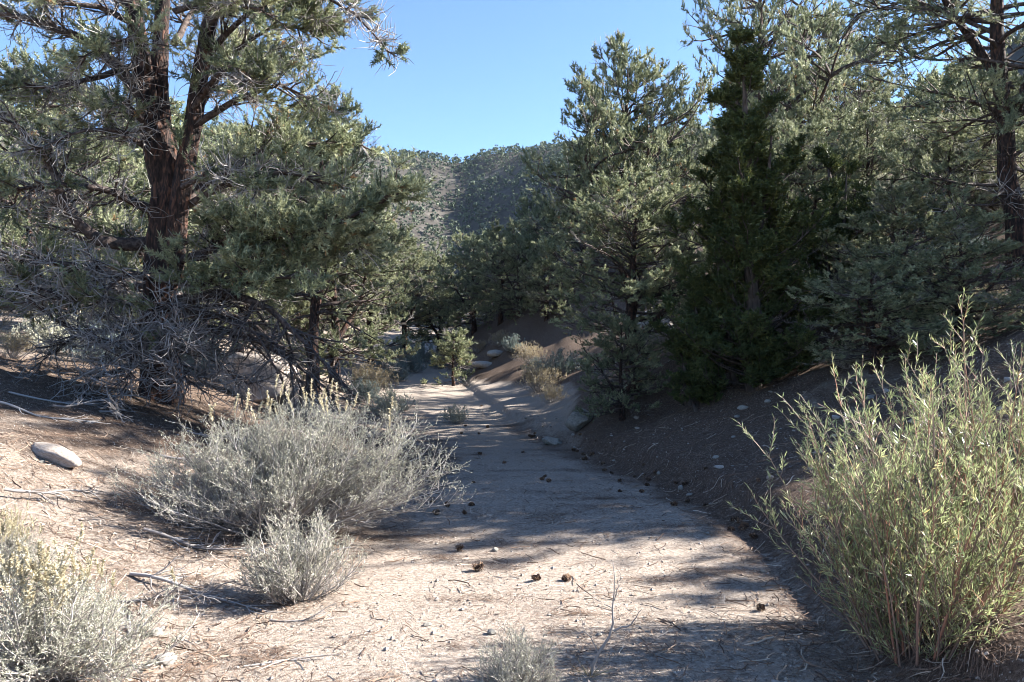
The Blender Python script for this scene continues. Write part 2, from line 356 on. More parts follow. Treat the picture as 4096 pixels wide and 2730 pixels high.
def pinyon_mesh(seed, height, rad, trunk_r, nlimb, base=0.12, n2=11, n3=7, tufts=4, needles=10, nlen=0.05, nwid=0.006,
                dead=0.2, profile='round', lean=(0, 0), fork=True, len3=0.24):
    r = np.random.default_rng(seed)
    Kt = 12; zt = np.linspace(0, 1, Kt)
    trunk = np.zeros((1, Kt, 3)); trunk[0, :, 2] = zt * height * 0.97 - 0.25 * (zt == 0)
    wob = np.cumsum(r.normal(0, 0.05 * height / 6, (Kt, 2)), 0); wob[0] = 0
    trunk[0, :, :2] = wob + np.outer(zt ** 1.3, np.array(lean))
    tr = trunk_r * (1 - zt) ** 0.8 + 0.012; tr[0] *= 1.45; tr[1] *= 1.08
    stems = [trunk]; srad = [tr[None]]
    if fork:
        for q in range(2):
            a = r.uniform(0, 6.28); k0 = r.integers(2, 5)
            P = grow(trunk[:, k0], np.array([[math.cos(a) * .75, math.sin(a) * .75, 0.9]]), height * (1 - zt[k0]) * 0.72, Kt, 0.09, 0.10, r)
            stems.append(P); srad.append((tr[k0] * 0.62 * (1 - zt) ** 0.8 + 0.01)[None])
    S = np.concatenate(stems); SR = np.concatenate(srad)
    # limbs
    t = np.sort(r.uniform(base, 0.99, nlimb)); si = np.where(r.random(nlimb) < (0.55 if fork else 1.1), 0, r.integers(0, len(S), nlimb))
    t = np.where(si > 0, np.clip(t * 0.9 + 0.1, 0, 0.99), t)
    p, tg = samp(S, si, t)
    hz = np.clip(p[:, 2] / height, 0, 1)
    if profile == 'round': pr = np.sin(np.clip(hz * 0.72 + 0.28, 0, 1) * np.pi) ** 0.6
    elif profile == 'cone': pr = np.clip(1.08 - hz, 0.1, 1) ** 0.75
    else: pr = np.where(hz < .5, 0.75 + .5 * hz, 1.0 - 1.2 * (hz - .5) ** 1.5)
    az = np.arange(nlimb) * 2.39996 + r.uniform(-.5, .5, nlimb)
    out = np.stack([np.cos(az), np.sin(az), np.zeros(nlimb)], 1)
    el = 0.05 + 0.75 * hz ** 1.5 + r.uniform(-.2, .25, nlimb)
    L = rad * np.clip(pr, .14, 1) * r.uniform(0.7, 1.2, nlimb)
    LP = grow(p, norm(out + np.array([0, 0, 1]) * el[:, None]), L, 8, 0.11, [0, -.03, -.05, -.03, 0, .06, .10, .14], r)
    lr = np.clip(0.014 * L ** 1.2 + 0.005, 0.007, trunk_r * 0.35)
    # secondaries
    i = np.repeat(np.arange(nlimb), n2); tt = r.uniform(0.18, 1, len(i)); tt[::n2] = .99
    p2, t2 = samp(LP, i, tt)
    sd = norm(np.cross(t2, np.array([0, 0, 1.0]) + runit(len(i), r) * .45)) * np.where(r.random(len(i)) < .5, 1, -1)[:, None]
    d2 = norm(t2 * r.uniform(.4, 1, (len(i), 1)) + sd * 0.8 + np.array([0, 0, 1]) * r.uniform(-.1, .4, (len(i), 1)))
    L2 = np.clip(L[i] * (0.28 + 0.40 * (1 - tt)) * r.uniform(.6, 1.2, len(i)), .2, 1.2)
    SP = grow(p2, d2, L2, 5, .13, [0, -.02, .04, .10, .12], r)
    deadl = (r.random(nlimb) < dead * np.clip(1.6 - 2 * hz, .1, 1.6))
    alive = ~deadl[i] & (r.random(len(i)) > 0.10 + 0.5 * np.clip(.45 - tt, 0, 1))
    W, al, V, F, var = foliage_from(SP, alive, r, n3, len3, tufts, needles, nlen, nwid)
    tm = MB(); tm.add(*tubes(S, SR, 9))
    bm = MB(); bm.add(*tubes(LP, taper(lr, .005, 8, nlimb), 5))
    bm.add(*tubes(SP[:, ::2], taper(np.clip(lr[i] * .4, .004, .02), .003, 3, len(i)), 3))
    ia = np.nonzero(al)[0][::3]
    if len(ia): bm.add(*tubes(W[ia][:, [0, 3]], taper(.0035, .0025, 2, len(ia)), 3))
    dm = MB(); idd = np.nonzero(~al)[0]
    if len(idd):
        # dead sprays: curled grey twigs
        r2 = np.random.default_rng(seed + 99)
        p0 = W[idd, 0]; d0 = norm(W[idd, 1] - W[idd, 0])
        DW = grow(p0, d0, r2.uniform(.6, 1.5, len(idd)) * len3 * 1.2, 5, .28, [0, -.08, -.04, .05, .1], r2)
        v_, f_ = tubes(DW, taper(.0045, .0025, 5, len(idd)), 3)
        dm.add(v_, f_, np.repeat(r2.uniform(.2, 1, len(idd)), len(f_) // len(idd)))
    nm = MB(); nm.add(V, F, var)
    return dict(trunk=tm.mesh('trunk', M['bark'], True), branches=bm.mesh('branches', M['branch'], True),
                dead_twigs=dm.mesh('dead_twigs', M['dead'], True) if dm.n else None, crown=nm.mesh('crown', M['needle']))

def place_tree(kit, name, x, y, label, cat, group=None, sc=1.0, rz=0.0, dz=0.0, tilt=(0, 0)):
    z = gz(x, y) - 0.04 + dz
    o = bpy.data.objects.new(name, None); C.objects.link(o); o.empty_display_size = .3
    o.location = (x, y, z); o.rotation_euler = (tilt[0], tilt[1], rz)
    o.scale = sc if hasattr(sc, '__len__') else (sc, sc, sc)
    tag(o, label, cat, group)
    for k, me in kit.items():
        if me is not None:
            c = link(k, me, o)
            if k in ('crown', 'dead_twigs', 'branches'): c['kind'] = 'stuff'
    return o


KA = pinyon_mesh(11, 6.2, 2.1, .15, 80, n2=10, n3=7, tufts=3, needles=12, nlen=.07, nwid=.0185, dead=.16, base=.24, len3=.2)
KB = pinyon_mesh(23, 7.4, 2.4, .17, 84, n2=10, n3=7, tufts=3, needles=12, nlen=.07, nwid=.0185, dead=.2, profile='open', base=.12, len3=.2)
KC = pinyon_mesh(37, 5.0, 2.0, .13, 70, n2=10, n3=7, tufts=3, needles=12, nlen=.07, nwid=.0185, dead=.14, base=.03, len3=.2)
KD = pinyon_mesh(53, 2.0, 1.0, .04, 40, n2=7, n3=4, tufts=3, needles=8, nlen=.065, nwid=.020, dead=.15, base=.05, fork=False, profile='cone', len3=.15)
# coarser trees for farther off
KF = [pinyon_mesh(s, h, rd, .14, 54, n2=9, n3=5, tufts=3, needles=6, nlen=.16, nwid=.06, dead=.1, base=.04, len3=.32) for s, h, rd in ((61, 5.4, 2.1), (67, 6.4, 2.3), (71, 4.4, 2.0))]

def px(vx, y): return (vx - 1176.5) / 1847.0 * y
def at(vx, vy, y): return np.array([px(vx, y), y, 1.6 - (vy - 784.0) / 1847.0 * y])
near = [
 (KA, 715, 16.5, (.8, .8, .97), .3, 'pale green pinyon right behind the big foreground pine, reaching into the sky gap'),
 (KC, 770, 20.0, .9, 2.2, 'low sunlit pinyon above the left bank, behind the dead sweeping branches'),
 (KB, 540, 20.0, .75, 1.9, 'pinyon seen through the gap right of the big pine trunk'),
 (KC, 90, 17.0, 1.1, 4.0, 'pinyon at the left edge behind the foreground pine'),
 (KC, 240, 24.0, 1.15, .8, 'pinyon behind the big pine, left of its trunk'),
 (KA, 1455, 15.2, (.72, .72, .97), 2.6, 'tall pointed pinyon just left of the tallest pine on the right bank'),
 (KA, 1450, 13.0, (.66, .66, .56), 5.1, 'bushy pinyon with pale crown and bare lower branches above the rock'),
 (KB, 1735, 18.0, (.68, .68, 1.2), .7, 'tallest open pinyon rising behind the dark juniper'),
 (KC, 1430, 12.0, .30, 1.2, 'small bushy young pinyon low on the right bank'),
 (KB, 1985, 21.0, (.70, .70, .68), 3.4, 'pale pinyon right of the juniper, against the shaded ridge'),
 (KC, 1900, 16.5, .62, 1.4, 'pinyon with round pale crown behind the slim juniper spire'),
 (KC, 2140, 19.5, .6, 2.0, 'pinyon on the crest between the two right-hand pines'),
 (KA, 2260, 20.0, .55, 3.0, 'pinyon behind the leaning right-edge pine'),
 (KC, 2200, 15.5, .33, .4, 'young pinyon on the lit upper bank by the golden brush'),
 (KC, 2060, 10.6, (.5, .5, .36), 2.9, 'low dark pinyon on the shaded right bank behind the willow'),
 (KC, 2010, 9.6, (.40, .40, .26), 5.6, 'low dark pinyon boughs right of the juniper, nearest the willow shrubs'),
 (KC, 2200, 9.4, (.42, .42, .28), 3.7, 'spreading low pinyon under the leaning right-edge pine'),
 (KC, 2185, 12.2, .34, 1.1, 'low dark pinyon left of the foot of the leaning pine'),
 (KC, 2290, 12.8, .36, 2.3, 'low pinyon hiding the foot of the leaning right-edge pine'),
 (KC, 1990, 13.2, .42, 4.1, 'dark pinyon between the slim juniper and the golden brush'),
 (KC, 1850, 13.6, .5, .2, 'dark pinyon filling the slope behind the big juniper'),
 (KC, 1340, 27.0, .72, .5, 'grey-green pinyon left of the tall right-bank trees'),
 (KA, 1240, 31.0, .58, 3.9, 'shaded pinyon at the head of the wash, on the right'),
 (KC, 1195, 27.5, .55, .9, 'dark pinyon rooted on the steep bank above the sand bar'),
 (KC, 1150, 30.0, .72, 4.2, 'dense shaded pinyon above the steep bank at the bend'),
 (KC, 1255, 25.5, .45, 3.3, 'low pinyon on top of the steep bank right of the bend'),
 (KC, 1090, 33.0, .76, 1.5, 'dark shaded pinyon at the bend of the wash'),
 (KC, 1010, 37.0, .85, 2.5, 'dark pinyon left of the bend of the wash'),
 (KA, 930, 36.0, .85, 4.4, 'pale lit pinyon left of the wash bend below the far ridge'),
 (KA, 850, 29.0, .8, 5.2, 'lit pinyon on the left bank above the sage clumps'),
]
for kit, vx, y, s, rz, lab in near:
    place_tree(kit, 'pinyon_pine', px(vx, y), y, lab, 'pine tree', None, s, rz)
place_tree(KD, 'young_pinyon', px(1040, 23.5), 23.5, 'little young pinyon standing alone in the middle of the wash', 'pine tree', None, (.95, .95, .76), 1.0)
# the big pine at the far right edge
KR = pinyon_mesh(83, 8.2, 2.3, .17, 104, n2=10, n3=7, tufts=3, needles=12, nlen=.06, nwid=.013, dead=.24, profile='open', base=.12, lean=(-.75, .2), len3=.2)
place_tree(KR, 'pinyon_pine', px(2350, 10.8), 10.8, 'dark leaning pine with crooked trunk at the right edge', 'pine tree', None, (.74, .74, .85), .3)
# trees on the right bank outside the picture, whose shade lies on the wash
for x, y, s, k, rz, lab in ((7.4, 9.2, .44, KB, 1, 'nearest pinyon just beyond the right picture edge'), (10.4, 10.0, .8, KA, 4, 'pinyon beyond the right edge, in front of the leaning pine'),
                       (9.2, 6.9, .42, KC, 3, 'small pinyon beyond the right edge, behind the willow shrubs')):
    place_tree(k, 'pinyon_pine', x, y, lab, 'pine tree', 'pinyons beyond the right edge', s, rz)

# ------------------------------------------------------------------ the big foreground pine, limb by limb
def resample(pts, K):
    pts = np.asarray(pts, float); s = np.r_[0, np.cumsum(np.linalg.norm(np.diff(pts, axis=0), axis=1))]
    q = np.linspace(0, s[-1], 60); c = np.stack([np.interp(q, s, pts[:, a]) for a in range(3)], 1)
    for _ in range(6): c[1:-1] = (c[:-2] + c[1:-1] * 2 + c[2:]) / 4
    k = np.linspace(0, 59, K); return np.stack([np.interp(k, np.arange(60), c[:, a]) for a in range(3)], 1), s[-1]

def limb(parent, pts, r0, alive, r, dens=14, n3=8, sec=0.55, org=np.zeros(3), droop=0.0, dv=(.25, 1), tuftn=4, t0=0.15, twig=0.26):
    P, L = resample(pts, 10); P = P - org
    P[1:] += np.cumsum(r.normal(0, .012 * L / 3, (9, 3)), 0)
    n2 = max(4, int(dens * 1.3 * L)); i = np.zeros(n2, int); t = r.uniform(t0, 1, n2); t[0] = .999
    p2, t2 = samp(P[None], i, t)
    sd = norm(np.cross(t2, np.array([0, 0, 1.0]) + runit(n2, r) * .5)) * np.where(r.random(n2) < .5, 1, -1)[:, None]
    d2 = norm(t2 * r.uniform(.4, 1, (n2, 1)) + sd * .8 + np.array([0, 0, 1]) * (r.uniform(-.15, .35, (n2, 1)) - droop))
    L2 = sec * (0.5 + 0.7 * (1 - t)) * r.uniform(.5, 1.3, n2)
    S = grow(p2, d2, L2, 6, .16, [0, -.03 - droop * .3, -droop * .3, .05, .10, .12], r)
    al = r.random(n2) < alive * (0.45 + .55 * smooth(.15, .5, t))
    W, a3, V, F, var = foliage_from(S, al, r, n3, twig, tuftn, 12, .062, .0135)
    w = MB(); w.add(*tubes(P[None], taper(r0, max(.006, r0 * .12), 10), 7)); w.add(*tubes(S, taper(np.clip(r0 * .3, .006, .02), .0035, 6, n2), 4))
    ia = np.nonzero(a3)[0]
    ia = ia[::2]
    if len(ia): w.add(*tubes(W[ia], taper(.004, .0025, 4, len(ia)), 3))
    o = link('limb', w.mesh('limb', M['branch'], True), parent)
    if len(F):
        c = link('needles', MB().add(V, F, var).mesh('needles', M['needle']), o); c['kind'] = 'stuff'
    idd = np.nonzero(~a3)[0]
    if len(idd):
        idd = np.repeat(idd, 2); q = r.uniform(0, 1, len(idd)); p0, d0 = samp(S, idd // n3, q)
        d0 = norm(d0 * .6 + runit(len(idd), r) * .8)
        DW = grow(p0, d0, r.uniform(.12, .42, len(idd)), 4, .38, [0, -.16, .06, .22], r)
        v_, f_ = tubes(DW, taper(.0055, .003, 4, len(idd)), 3)
        c = link('dead_twigs', MB().add(v_, f_, np.repeat(r.uniform(*dv, len(idd)), len(f_) // len(idd))).mesh('dead_twigs', M['dead'], True), o); c['kind'] = 'stuff'
    return o

def big_pine():
    r = np.random.default_rng(501)
    bx, by = px(372, 10), 10.0; org = np.array([bx, by, gz(bx, by) - .03])
    root = bpy.data.objects.new('pinyon_pine', None); C.objects.link(root); root.location = org
    tag(root, 'huge old pinyon with forked red-brown trunk and dead grey twigs on the left bank', 'pine tree')
    A = lambda *q: np.array([at(*k) for k in q])
    # trunk with flutes: several fused stems of uneven cross-section
    def stem(pts, r0, r1, K=44, sides=30, flare=0.0, flute=.13):
        P, L = resample(pts, K); P = P - org
        R = np.linspace(r0, r1, K) * (1 + flare * np.exp(-np.linspace(0, L, K) / .35))
        V, F = tubes(P[None], R[None], sides); V = V.reshape(K, sides, 3)
        an = np.arange(sides) / sides * 2 * np.pi; kk = np.linspace(0, L, K)[:, None]
        f = 1 + flute * (np.sin(an * 3 + kk * .5 + 1) * .6 + np.sin(an * 5 - kk * .8) * .5 + np.sin(an * 9 + kk) * .3) + r.normal(0, .03, (K, sides)) + .05 * np.sign(np.sin(an * 11 + 3 * np.sin(kk * 3.1))) * (r.random((K // 4 + 1, sides)).repeat(4, 0)[:K] > .35)
        V = P[:, None] + (V - P[:, None]) * f[:, :, None]
        return V.reshape(-1, 3), F
    m = MB()
    m.add(*stem(A((372, 930, 10), (366, 800, 10), (372, 650, 10), (380, 500, 10), (388, 400, 10.05), (372, 300, 10.1)), .215, .15, flare=.35))
    m.add(*stem(A((395, 640, 9.95), (408, 500, 9.9), (425, 400, 9.9), (448, 270, 9.9), (466, 140, 9.9), (500, -30, 9.95), (525, -260, 10)), .13, .055))
    m.add(*stem(A((376, 420, 10.05), (352, 320, 10), (335, 200, 10), (318, 80, 10), (292, -80, 10), (280, -280, 10)), .15, .05))
    m.add(*stem(A((372, 330, 10.1), (366, 200, 10.2), (372, 60, 10.3), (392, -170, 10.4)), .13, .05))
    link('trunk', m.mesh('trunk', M['bark'], True), root)
    spec = [  # points, radius, alive share, extra
     (A((420, 480, 10), (520, 425, 9.6), (640, 400, 9.3), (770, 430, 9.2)), .05, .75, {}),
     (A((405, 600, 10), (520, 565, 9.4), (650, 555, 9.0), (780, 520, 8.8), (915, 445, 8.7)), .06, 1.0, dict(dens=20)),
     (A((405, 590, 10), (560, 590, 9.8), (700, 560, 9.6), (830, 560, 9.5)), .05, .95, dict(dens=18)),
     (A((425, 470, 10), (480, 410, 10.3), (600, 340, 10.6), (720, 330, 10.8), (830, 330, 11)), .06, .85, dict(dens=14)),
     (A((445, 290, 9.9), (540, 225, 9.7), (640, 190, 9.5), (740, 240, 9.4)), .05, .7, {}),
     (A((450, 260, 9.9), (540, 120, 10.1), (640, 60, 10.2), (730, 80, 10.3)), .05, .9, {}),
     (A((470, 140, 9.9), (560, 40, 9.8), (650, 0, 9.6), (720, 40, 9.5)), .045, .85, {}),
     (A((505, -60, 9.95), (640, -70, 9.6), (760, -5, 9.4), (830, 40, 9.3), (893, 118, 9.2)), .04, .25, dict(dens=9, sec=.45, twig=.2)),
     (A((400, 650, 10), (480, 650, 9.4), (580, 640, 9.0), (690, 640, 8.9)), .045, 1.0, dict(dens=18)),
     (A((415, 560, 9.9), (500, 530, 9.5), (570, 520, 9.3), (650, 545, 9.2)), .04, .8, {}),
     # dead sweepers low on the right, twigs coloured dark as shaded silhouettes
     (A((405, 690, 9.9), (520, 675, 9.6), (620, 700, 9.2), (700, 765, 9.0), (826, 893, 8.9)), .07, 0, dict(dens=6, sec=.8, droop=.25, n3=5, dv=(0, .35))),
     (A((400, 745, 9.9), (520, 760, 9.5), (620, 790, 9.2), (700, 850, 9.0), (765, 905, 8.9)), .065, 0, dict(dens=6, sec=.8, droop=.25, n3=5, dv=(0, .35))),
     (A((410, 720, 10.1), (560, 735, 10.0), (660, 815, 9.6), (695, 900, 9.4)), .06, 0, dict(dens=6, sec=.75, droop=.25, n3=5, dv=(0, .35))),
     (A((400, 700, 9.9), (500, 720, 9.2), (590, 760, 8.8), (640, 850, 8.7)), .055, 0, dict(dens=6, sec=.7, droop=.2, n3=5, dv=(0, .4))),
     # left side
     (A((345, 560, 10), (240, 560, 9.6), (150, 480, 9.3), (110, 350, 9.2), (20, 270, 9.0), (-70, 240, 9)), .09, .2, dict(dens=10)),
     (A((345, 640, 10), (240, 620, 9.5), (130, 600, 9.2), (10, 590, 9.0), (-60, 600, 9)), .06, .35, dict(dens=12)),
     (A((350, 800, 9.9), (240, 790, 9.5), (120, 730, 9.2), (50, 660, 9.0)), .045, .08, dict(dens=9)),
     (A((350, 825, 9.9), (285, 850, 9.4), (205, 875, 9.0), (178, 955, 8.9)), .035, 0, dict(dens=12, n3=5)),
     (A((340, 480, 10), (240, 430, 9.4), (120, 420, 9.0), (-10, 440, 8.9)), .06, .3, dict(dens=11)),
     (A((325, 150, 10), (220, 180, 9.4), (100, 200, 9.2), (-30, 180, 9.0)), .05, .55, dict(dens=11)),
     (A((335, 230, 10), (250, 130, 9.8), (170, 80, 9.7), (60, 40, 9.6), (-90, 20, 9.5)), .09, .55, dict(dens=11)),
     (A((345, 700, 10), (240, 690, 9.5), (130, 690, 9.1), (20, 640, 9.0)), .045, .55, dict(dens=12)),
     (A((350, 350, 10), (270, 300, 9.3), (190, 300, 9.0), (90, 340, 8.8)), .045, .3, dict(dens=11)),
     (A((320, 60, 10), (230, 20, 9.6), (120, 10, 9.4), (20, -20, 9.3)), .045, .6, dict(dens=11)),
     (A((350, 760, 10), (300, 760, 9.2), (250, 800, 8.8), (230, 850, 8.7)), .03, .0, dict(dens=12)),
     # skirt of dead limbs round the foot
     (A((385, 800, 9.8), (430, 800, 9.2), (490, 830, 8.8), (560, 880, 8.6)), .03, 0, dict(dens=10, n3=6, dv=(.1, .7))),
     (A((360, 790, 9.8), (330, 790, 9.2), (300, 820, 8.8), (290, 880, 8.6)), .03, 0, dict(dens=12, n3=6, dv=(.1, .8))),
     (A((375, 770, 9.8), (390, 780, 9.1), (410, 830, 8.7), (430, 890, 8.6)), .03, 0, dict(dens=12, n3=6, dv=(.1, .7))),
     (A((360, 780, 9.8), (330, 770, 9.2), (310, 800, 8.9), (300, 860, 8.8)), .03, .05, dict(dens=8, n3=6, dv=(.1, .8))),
     (A((355, 780, 9.9), (270, 750, 9.6), (170, 770, 9.4), (90, 830, 9.3)), .035, 0, dict(dens=12, n3=6, dv=(.1, .9))),
     # towards the camera
     (A((360, 330, 10), (320, 260, 9.5), (280, 230, 9.2), (220, 250, 9.0)), .045, .4, dict(dens=10)),
     (A((440, 260, 9.9), (490, 180, 9.5), (550, 150, 9.2), (590, 190, 9.0)), .045, .6, dict(dens=11)),
     (A((380, 700, 9.8), (400, 700, 9.2), (430, 720, 8.8), (420, 780, 8.5)), .03, .05, dict(dens=7)),
     (A((360, 640, 9.8), (310, 630, 9.4), (260, 650, 9.1), (230, 700, 9.0)), .035, .2, dict(dens=9)),
     (A((420, 430, 9.8), (470, 400, 9.4), (540, 400, 9.1), (590, 440, 9.0)), .035, .4, dict(dens=10)),
     (A((340, 160, 9.9), (320, 100, 9.3), (260, 90, 8.9), (190, 130, 8.7)), .035, .5, {}),
     (A((480, 60, 9.9), (520, 20, 9.3), (590, 20, 8.9), (650, 60, 8.8)), .035, .75, {}),
     # away from the camera; low dense ones added to shade the ground
     (A((380, 520, 10.2), (420, 450, 11), (500, 430, 11.8), (600, 450, 12.2)), .05, .9, dict(dens=13)),
     (A((380, 600, 10.2), (330, 560, 11), (240, 540, 11.8), (150, 560, 12.2)), .05, .7, dict(dens=13)),
     (A((380, 690, 10.2), (330, 660, 11.2), (250, 640, 12), (140, 660, 12.5)), .05, .8, dict(dens=15)),
     (A((380, 700, 10.2), (430, 670, 11), (520, 660, 11.6), (620, 690, 12)), .05, .8, dict(dens=15)),
     (A((360, 660, 10.1), (270, 650, 10.6), (160, 660, 10.8), (30, 700, 11)), .05, .75, dict(dens=15)),
     (A((350, 300, 10.2), (280, 240, 11), (180, 220, 11.8), (80, 260, 12.2)), .05, .7, dict(dens=13)),
     (A((450, 200, 10.1), (520, 120, 11), (620, 120, 11.6), (720, 140, 12)), .05, .9, dict(dens=13)),
     (A((400, 100, 10.3), (440, 20, 11), (520, -40, 11.6), (620, -40, 12)), .05, .9, dict(dens=13)),
     (A((320, 60, 10), (260, -40, 10.6), (160, -80, 11), (40, -80, 11.3)), .05, .7, dict(dens=13)),
    ]
    for pts, r0, al, kw in spec: limb(root, pts, r0, al, r, org=org, **kw)
    # top of the crown, above the picture
    for k in range(9):
        a = k * 2.4; z = 5.7 + k * .28; s = at(400, 0, 10); c = np.array([s[0] + .2 * math.sin(k), 10, z]); o_ = np.array([math.cos(a), math.sin(a), 0.]) * (1.9 - .12 * k)
        limb(root, np.array([c, c + o_ * .4 + [0, 0, .25], c + o_ * .75 + [0, 0, .4], c + o_ + [0, 0, .7]]), .04, .9, r, dens=9, org=org)
big_pine()

# ------------------------------------------------------------------ junipers
def juniper_mesh(seed, height, rad, nlimb, narrow=1.0, yellow=False):
    r = np.random.default_rng(seed); K = 10
    stems = grow(r.normal(0, .08, (5, 3)) * np.array([1, 1, 0]) - np.array([0, 0, .15]), np.stack([r.normal(0, .12, 5), r.normal(0, .12, 5), np.ones(5)], 1),
                 height * np.array([.97, .8, .72, .6, .66]), K, .05, .05, r)
    si = r.choice(5, nlimb, p=[.44, .18, .14, .12, .12]); t = r.uniform(.0, 1, nlimb) ** 1.15 * .97 + .02; p, tg = samp(stems, si, t)
    hz = np.clip(p[:, 2] / height, 0, 1); az = r.uniform(0, 6.283, nlimb)
    lob = .70 + .55 * np.sin(az * 2 + hz * 9 + seed) * np.sin(hz * 14 + seed * 2)
    pr = np.where(hz < .25, .85 + .5 * hz, np.clip(1.22 - 1.12 * hz, .08, 1) ** 1.25) * lob
    L = rad * np.clip(pr, .10, 1.3) * r.uniform(.45, 1.35, nlimb)
    D = norm(np.stack([np.cos(az), np.sin(az), np.where(hz < .12, -.1, .3) + r.uniform(0, .6, nlimb)], 1))
    LP = grow(p, D, L, 6, .10, [0, .04, .1, .14, .18, .2], r)
    n2 = 8; i = np.repeat(np.arange(nlimb), n2); tt = r.uniform(.45, 1, len(i)); tt[::n2] = .999
    p2, t2 = samp(LP, i, tt); d2 = norm(t2 * .9 + runit(len(i), r) * .6 + np.array([0, 0, .45]))
    SP = grow(p2, d2, r.uniform(.14, .34, len(i)) * np.clip(1.25 - hz[i], .4, 1), 4, .12, .12, r)
    W, al, V, F, var = foliage_from(SP, np.ones(len(i), bool), r, 5, .12, 3, 8, .05, .019, upturn=.2)
    # random clump-wise brightness: paler sprays paint sunlit spots into the colour
    tm = MB().add(*tubes(stems, taper(np.array([.10, .07, .06, .05, .05]), .01, K, 5), 8))
    bm = MB().add(*tubes(LP, taper(np.clip(.02 * L, .006, .03), .004, 6, nlimb), 4)).add(*tubes(SP[:, [0, 3]], taper(.005, .003, 2, len(i)), 3))
    return dict(trunk=tm.mesh('trunk', M['juniperbark'], True), branches=bm.mesh('branches', M['juniperbark'], True),
                crown=MB().add(V, F, var).mesh('crown', M['yellow' if yellow else 'juniper']))
KJ = juniper_mesh(5, 5.0, 1.0, 280)
KJ2 = juniper_mesh(9, 3.0, .55, 85)
KY = juniper_mesh(14, 4.0, 1.1, 80, yellow=True)
place_tree(KJ, 'juniper', px(1725, 10.8), 10.8, 'dark green pointed juniper standing at the foot of the right bank', 'juniper', None, (1.2, 1.2, .92), .5)
place_tree(KJ2, 'juniper', px(1935, 11.6), 11.6, 'slim dark juniper spire just right of the big juniper', 'juniper', None, .95, .5)
place_tree(KJ2, 'juniper', px(1610, 10.9), 10.9, 'low dark juniper at the left foot of the big juniper', 'juniper', None, (.8, .8, .55), 2.5)
place_tree(KY, 'juniper', px(1165, 37), 37, 'yellow-green juniper among the shaded trees at the bend', 'juniper', None, 1.0, .5)
place_tree(KY, 'juniper', px(1215, 29), 29, 'leaning juniper on the steep bank above the young pine', 'juniper', None, .7, 2.0, tilt=(0, -.45))

# ------------------------------------------------------------------ shrubs
def sage_mesh(seed, rx, ry, h, nst=60, n2=12, n3=6, nl=8, lean=(0, 0), leaf=(.022, .007), leafmat='sage', stalks=30, bare=.35, wood=.010, stalkmat='seed', twig=.10):
    r = np.random.default_rng(seed)
    a = r.uniform(0, 6.283, nst); u = r.uniform(0, 1, nst) ** .7; th = u * 1.45
    s = r.uniform(.7, 1.08, nst)
    tgt = np.stack([rx * np.cos(a) * np.sin(th) * s, ry * np.sin(a) * np.sin(th) * s, h * (.12 + .88 * np.cos(th)) * s], 1)
    tgt[:, :2] += np.array(lean) * (tgt[:, 2:3] / h)
    b = np.stack([r.normal(0, .05 * rx, nst), r.normal(0, .05 * ry, nst), np.full(nst, -.04)], 1)
    c = b + (tgt - b) * np.array([.55, .55, .38]) + r.normal(0, .05 * h, (nst, 3))
    q = np.linspace(0, 1, 8)[None, :, None]
    P = b[:, None] * (1 - q) ** 2 + 2 * c[:, None] * q * (1 - q) + tgt[:, None] * q ** 2 + np.cumsum(r.normal(0, .008 * h, (nst, 8, 3)), 1) * (q > 0)
    i = np.repeat(np.arange(nst), n2); t = r.uniform(.3, 1, len(i)); t[::n2] = .999
    p2, t2 = samp(P, i, t); S = grow(p2, norm(t2 + runit(len(i), r) * .75 + np.array([0, 0, .3])), r.uniform(.5, 1.3, len(i)) * .26 * h, 4, .2, .05, r)
    j = np.repeat(np.arange(len(i)), n3); t3 = r.uniform(.2, 1, len(j)); p3, d3 = samp(S, j, t3)
    T = grow(p3, norm(d3 + runit(len(j), r) * .8 + np.array([0, 0, .3])), r.uniform(.4, 1.2, len(j)) * twig, 3, .28, .06, r)
    m = MB()
    for A_, R_, sd in ((P, taper(wood * r.uniform(.6, 1.3, nst), .0025, 8, nst), 5), (S, taper(.0028, .0014, 4, len(i)), 3)):
        v_, f_ = tubes(A_, R_, sd); m.add(v_, f_, np.repeat(r.uniform(0, 1, len(A_)), len(f_) // len(A_)))
    for a_, b_, w_ in ((0, 1, .0034), (1, 2, .0026)):
        dd = T[:, b_] - T[:, a_]; L_ = np.linalg.norm(dd, axis=1); m.add(*blades(T[:, a_], dd / np.maximum(L_, 1e-6)[:, None], L_ * 1.15, w_, r), r.uniform(.1, 1, len(T)))
    z3 = T[:, -1, 2] / h
    ok = np.nonzero(r.random(len(j)) < smooth(bare - .15, bare + .25, z3 + r.normal(0, .1, len(j))))[0]
    k = np.repeat(ok, nl); pl, dl = samp(T, k, r.uniform(.1, 1, len(k)))
    D = norm(dl + runit(len(k), r) * .8); V, F = blades(pl, D, r.uniform(.7, 1.3, len(k)) * leaf[0], leaf[1], r)
    out = dict(stems=m.mesh('stems', M['sagewood'], True), foliage=MB().add(V, F, r.uniform(0, 1, len(k))).mesh('foliage', M[leafmat]))
    if stalks:
        top = np.argsort(-(S[:, -1, 2] + r.normal(0, .1 * h, len(S))))[:stalks]
        K_ = grow(S[top, -1], norm(np.array([0, 0, 1.]) + r.normal(0, .22, (stalks, 3))), r.uniform(.12, .26, stalks) * np.clip(h / .8, .75, 1), 5, .06, .05, r)
        kk = np.repeat(np.arange(stalks), 60); pp, dd = samp(K_, kk, r.uniform(.25, 1, len(kk)))
        V, F = blades(pp, norm(dd * .6 + runit(len(kk), r) * .6), r.uniform(.012, .026, len(kk)), .011, r)
        out['seed_stalks'] = MB().add(*tubes(K_, taper(.002, .001, 5, stalks), 3)).add(V, F, r.uniform(0, 1, len(kk))).mesh('seed_stalks', M[stalkmat])
    return out
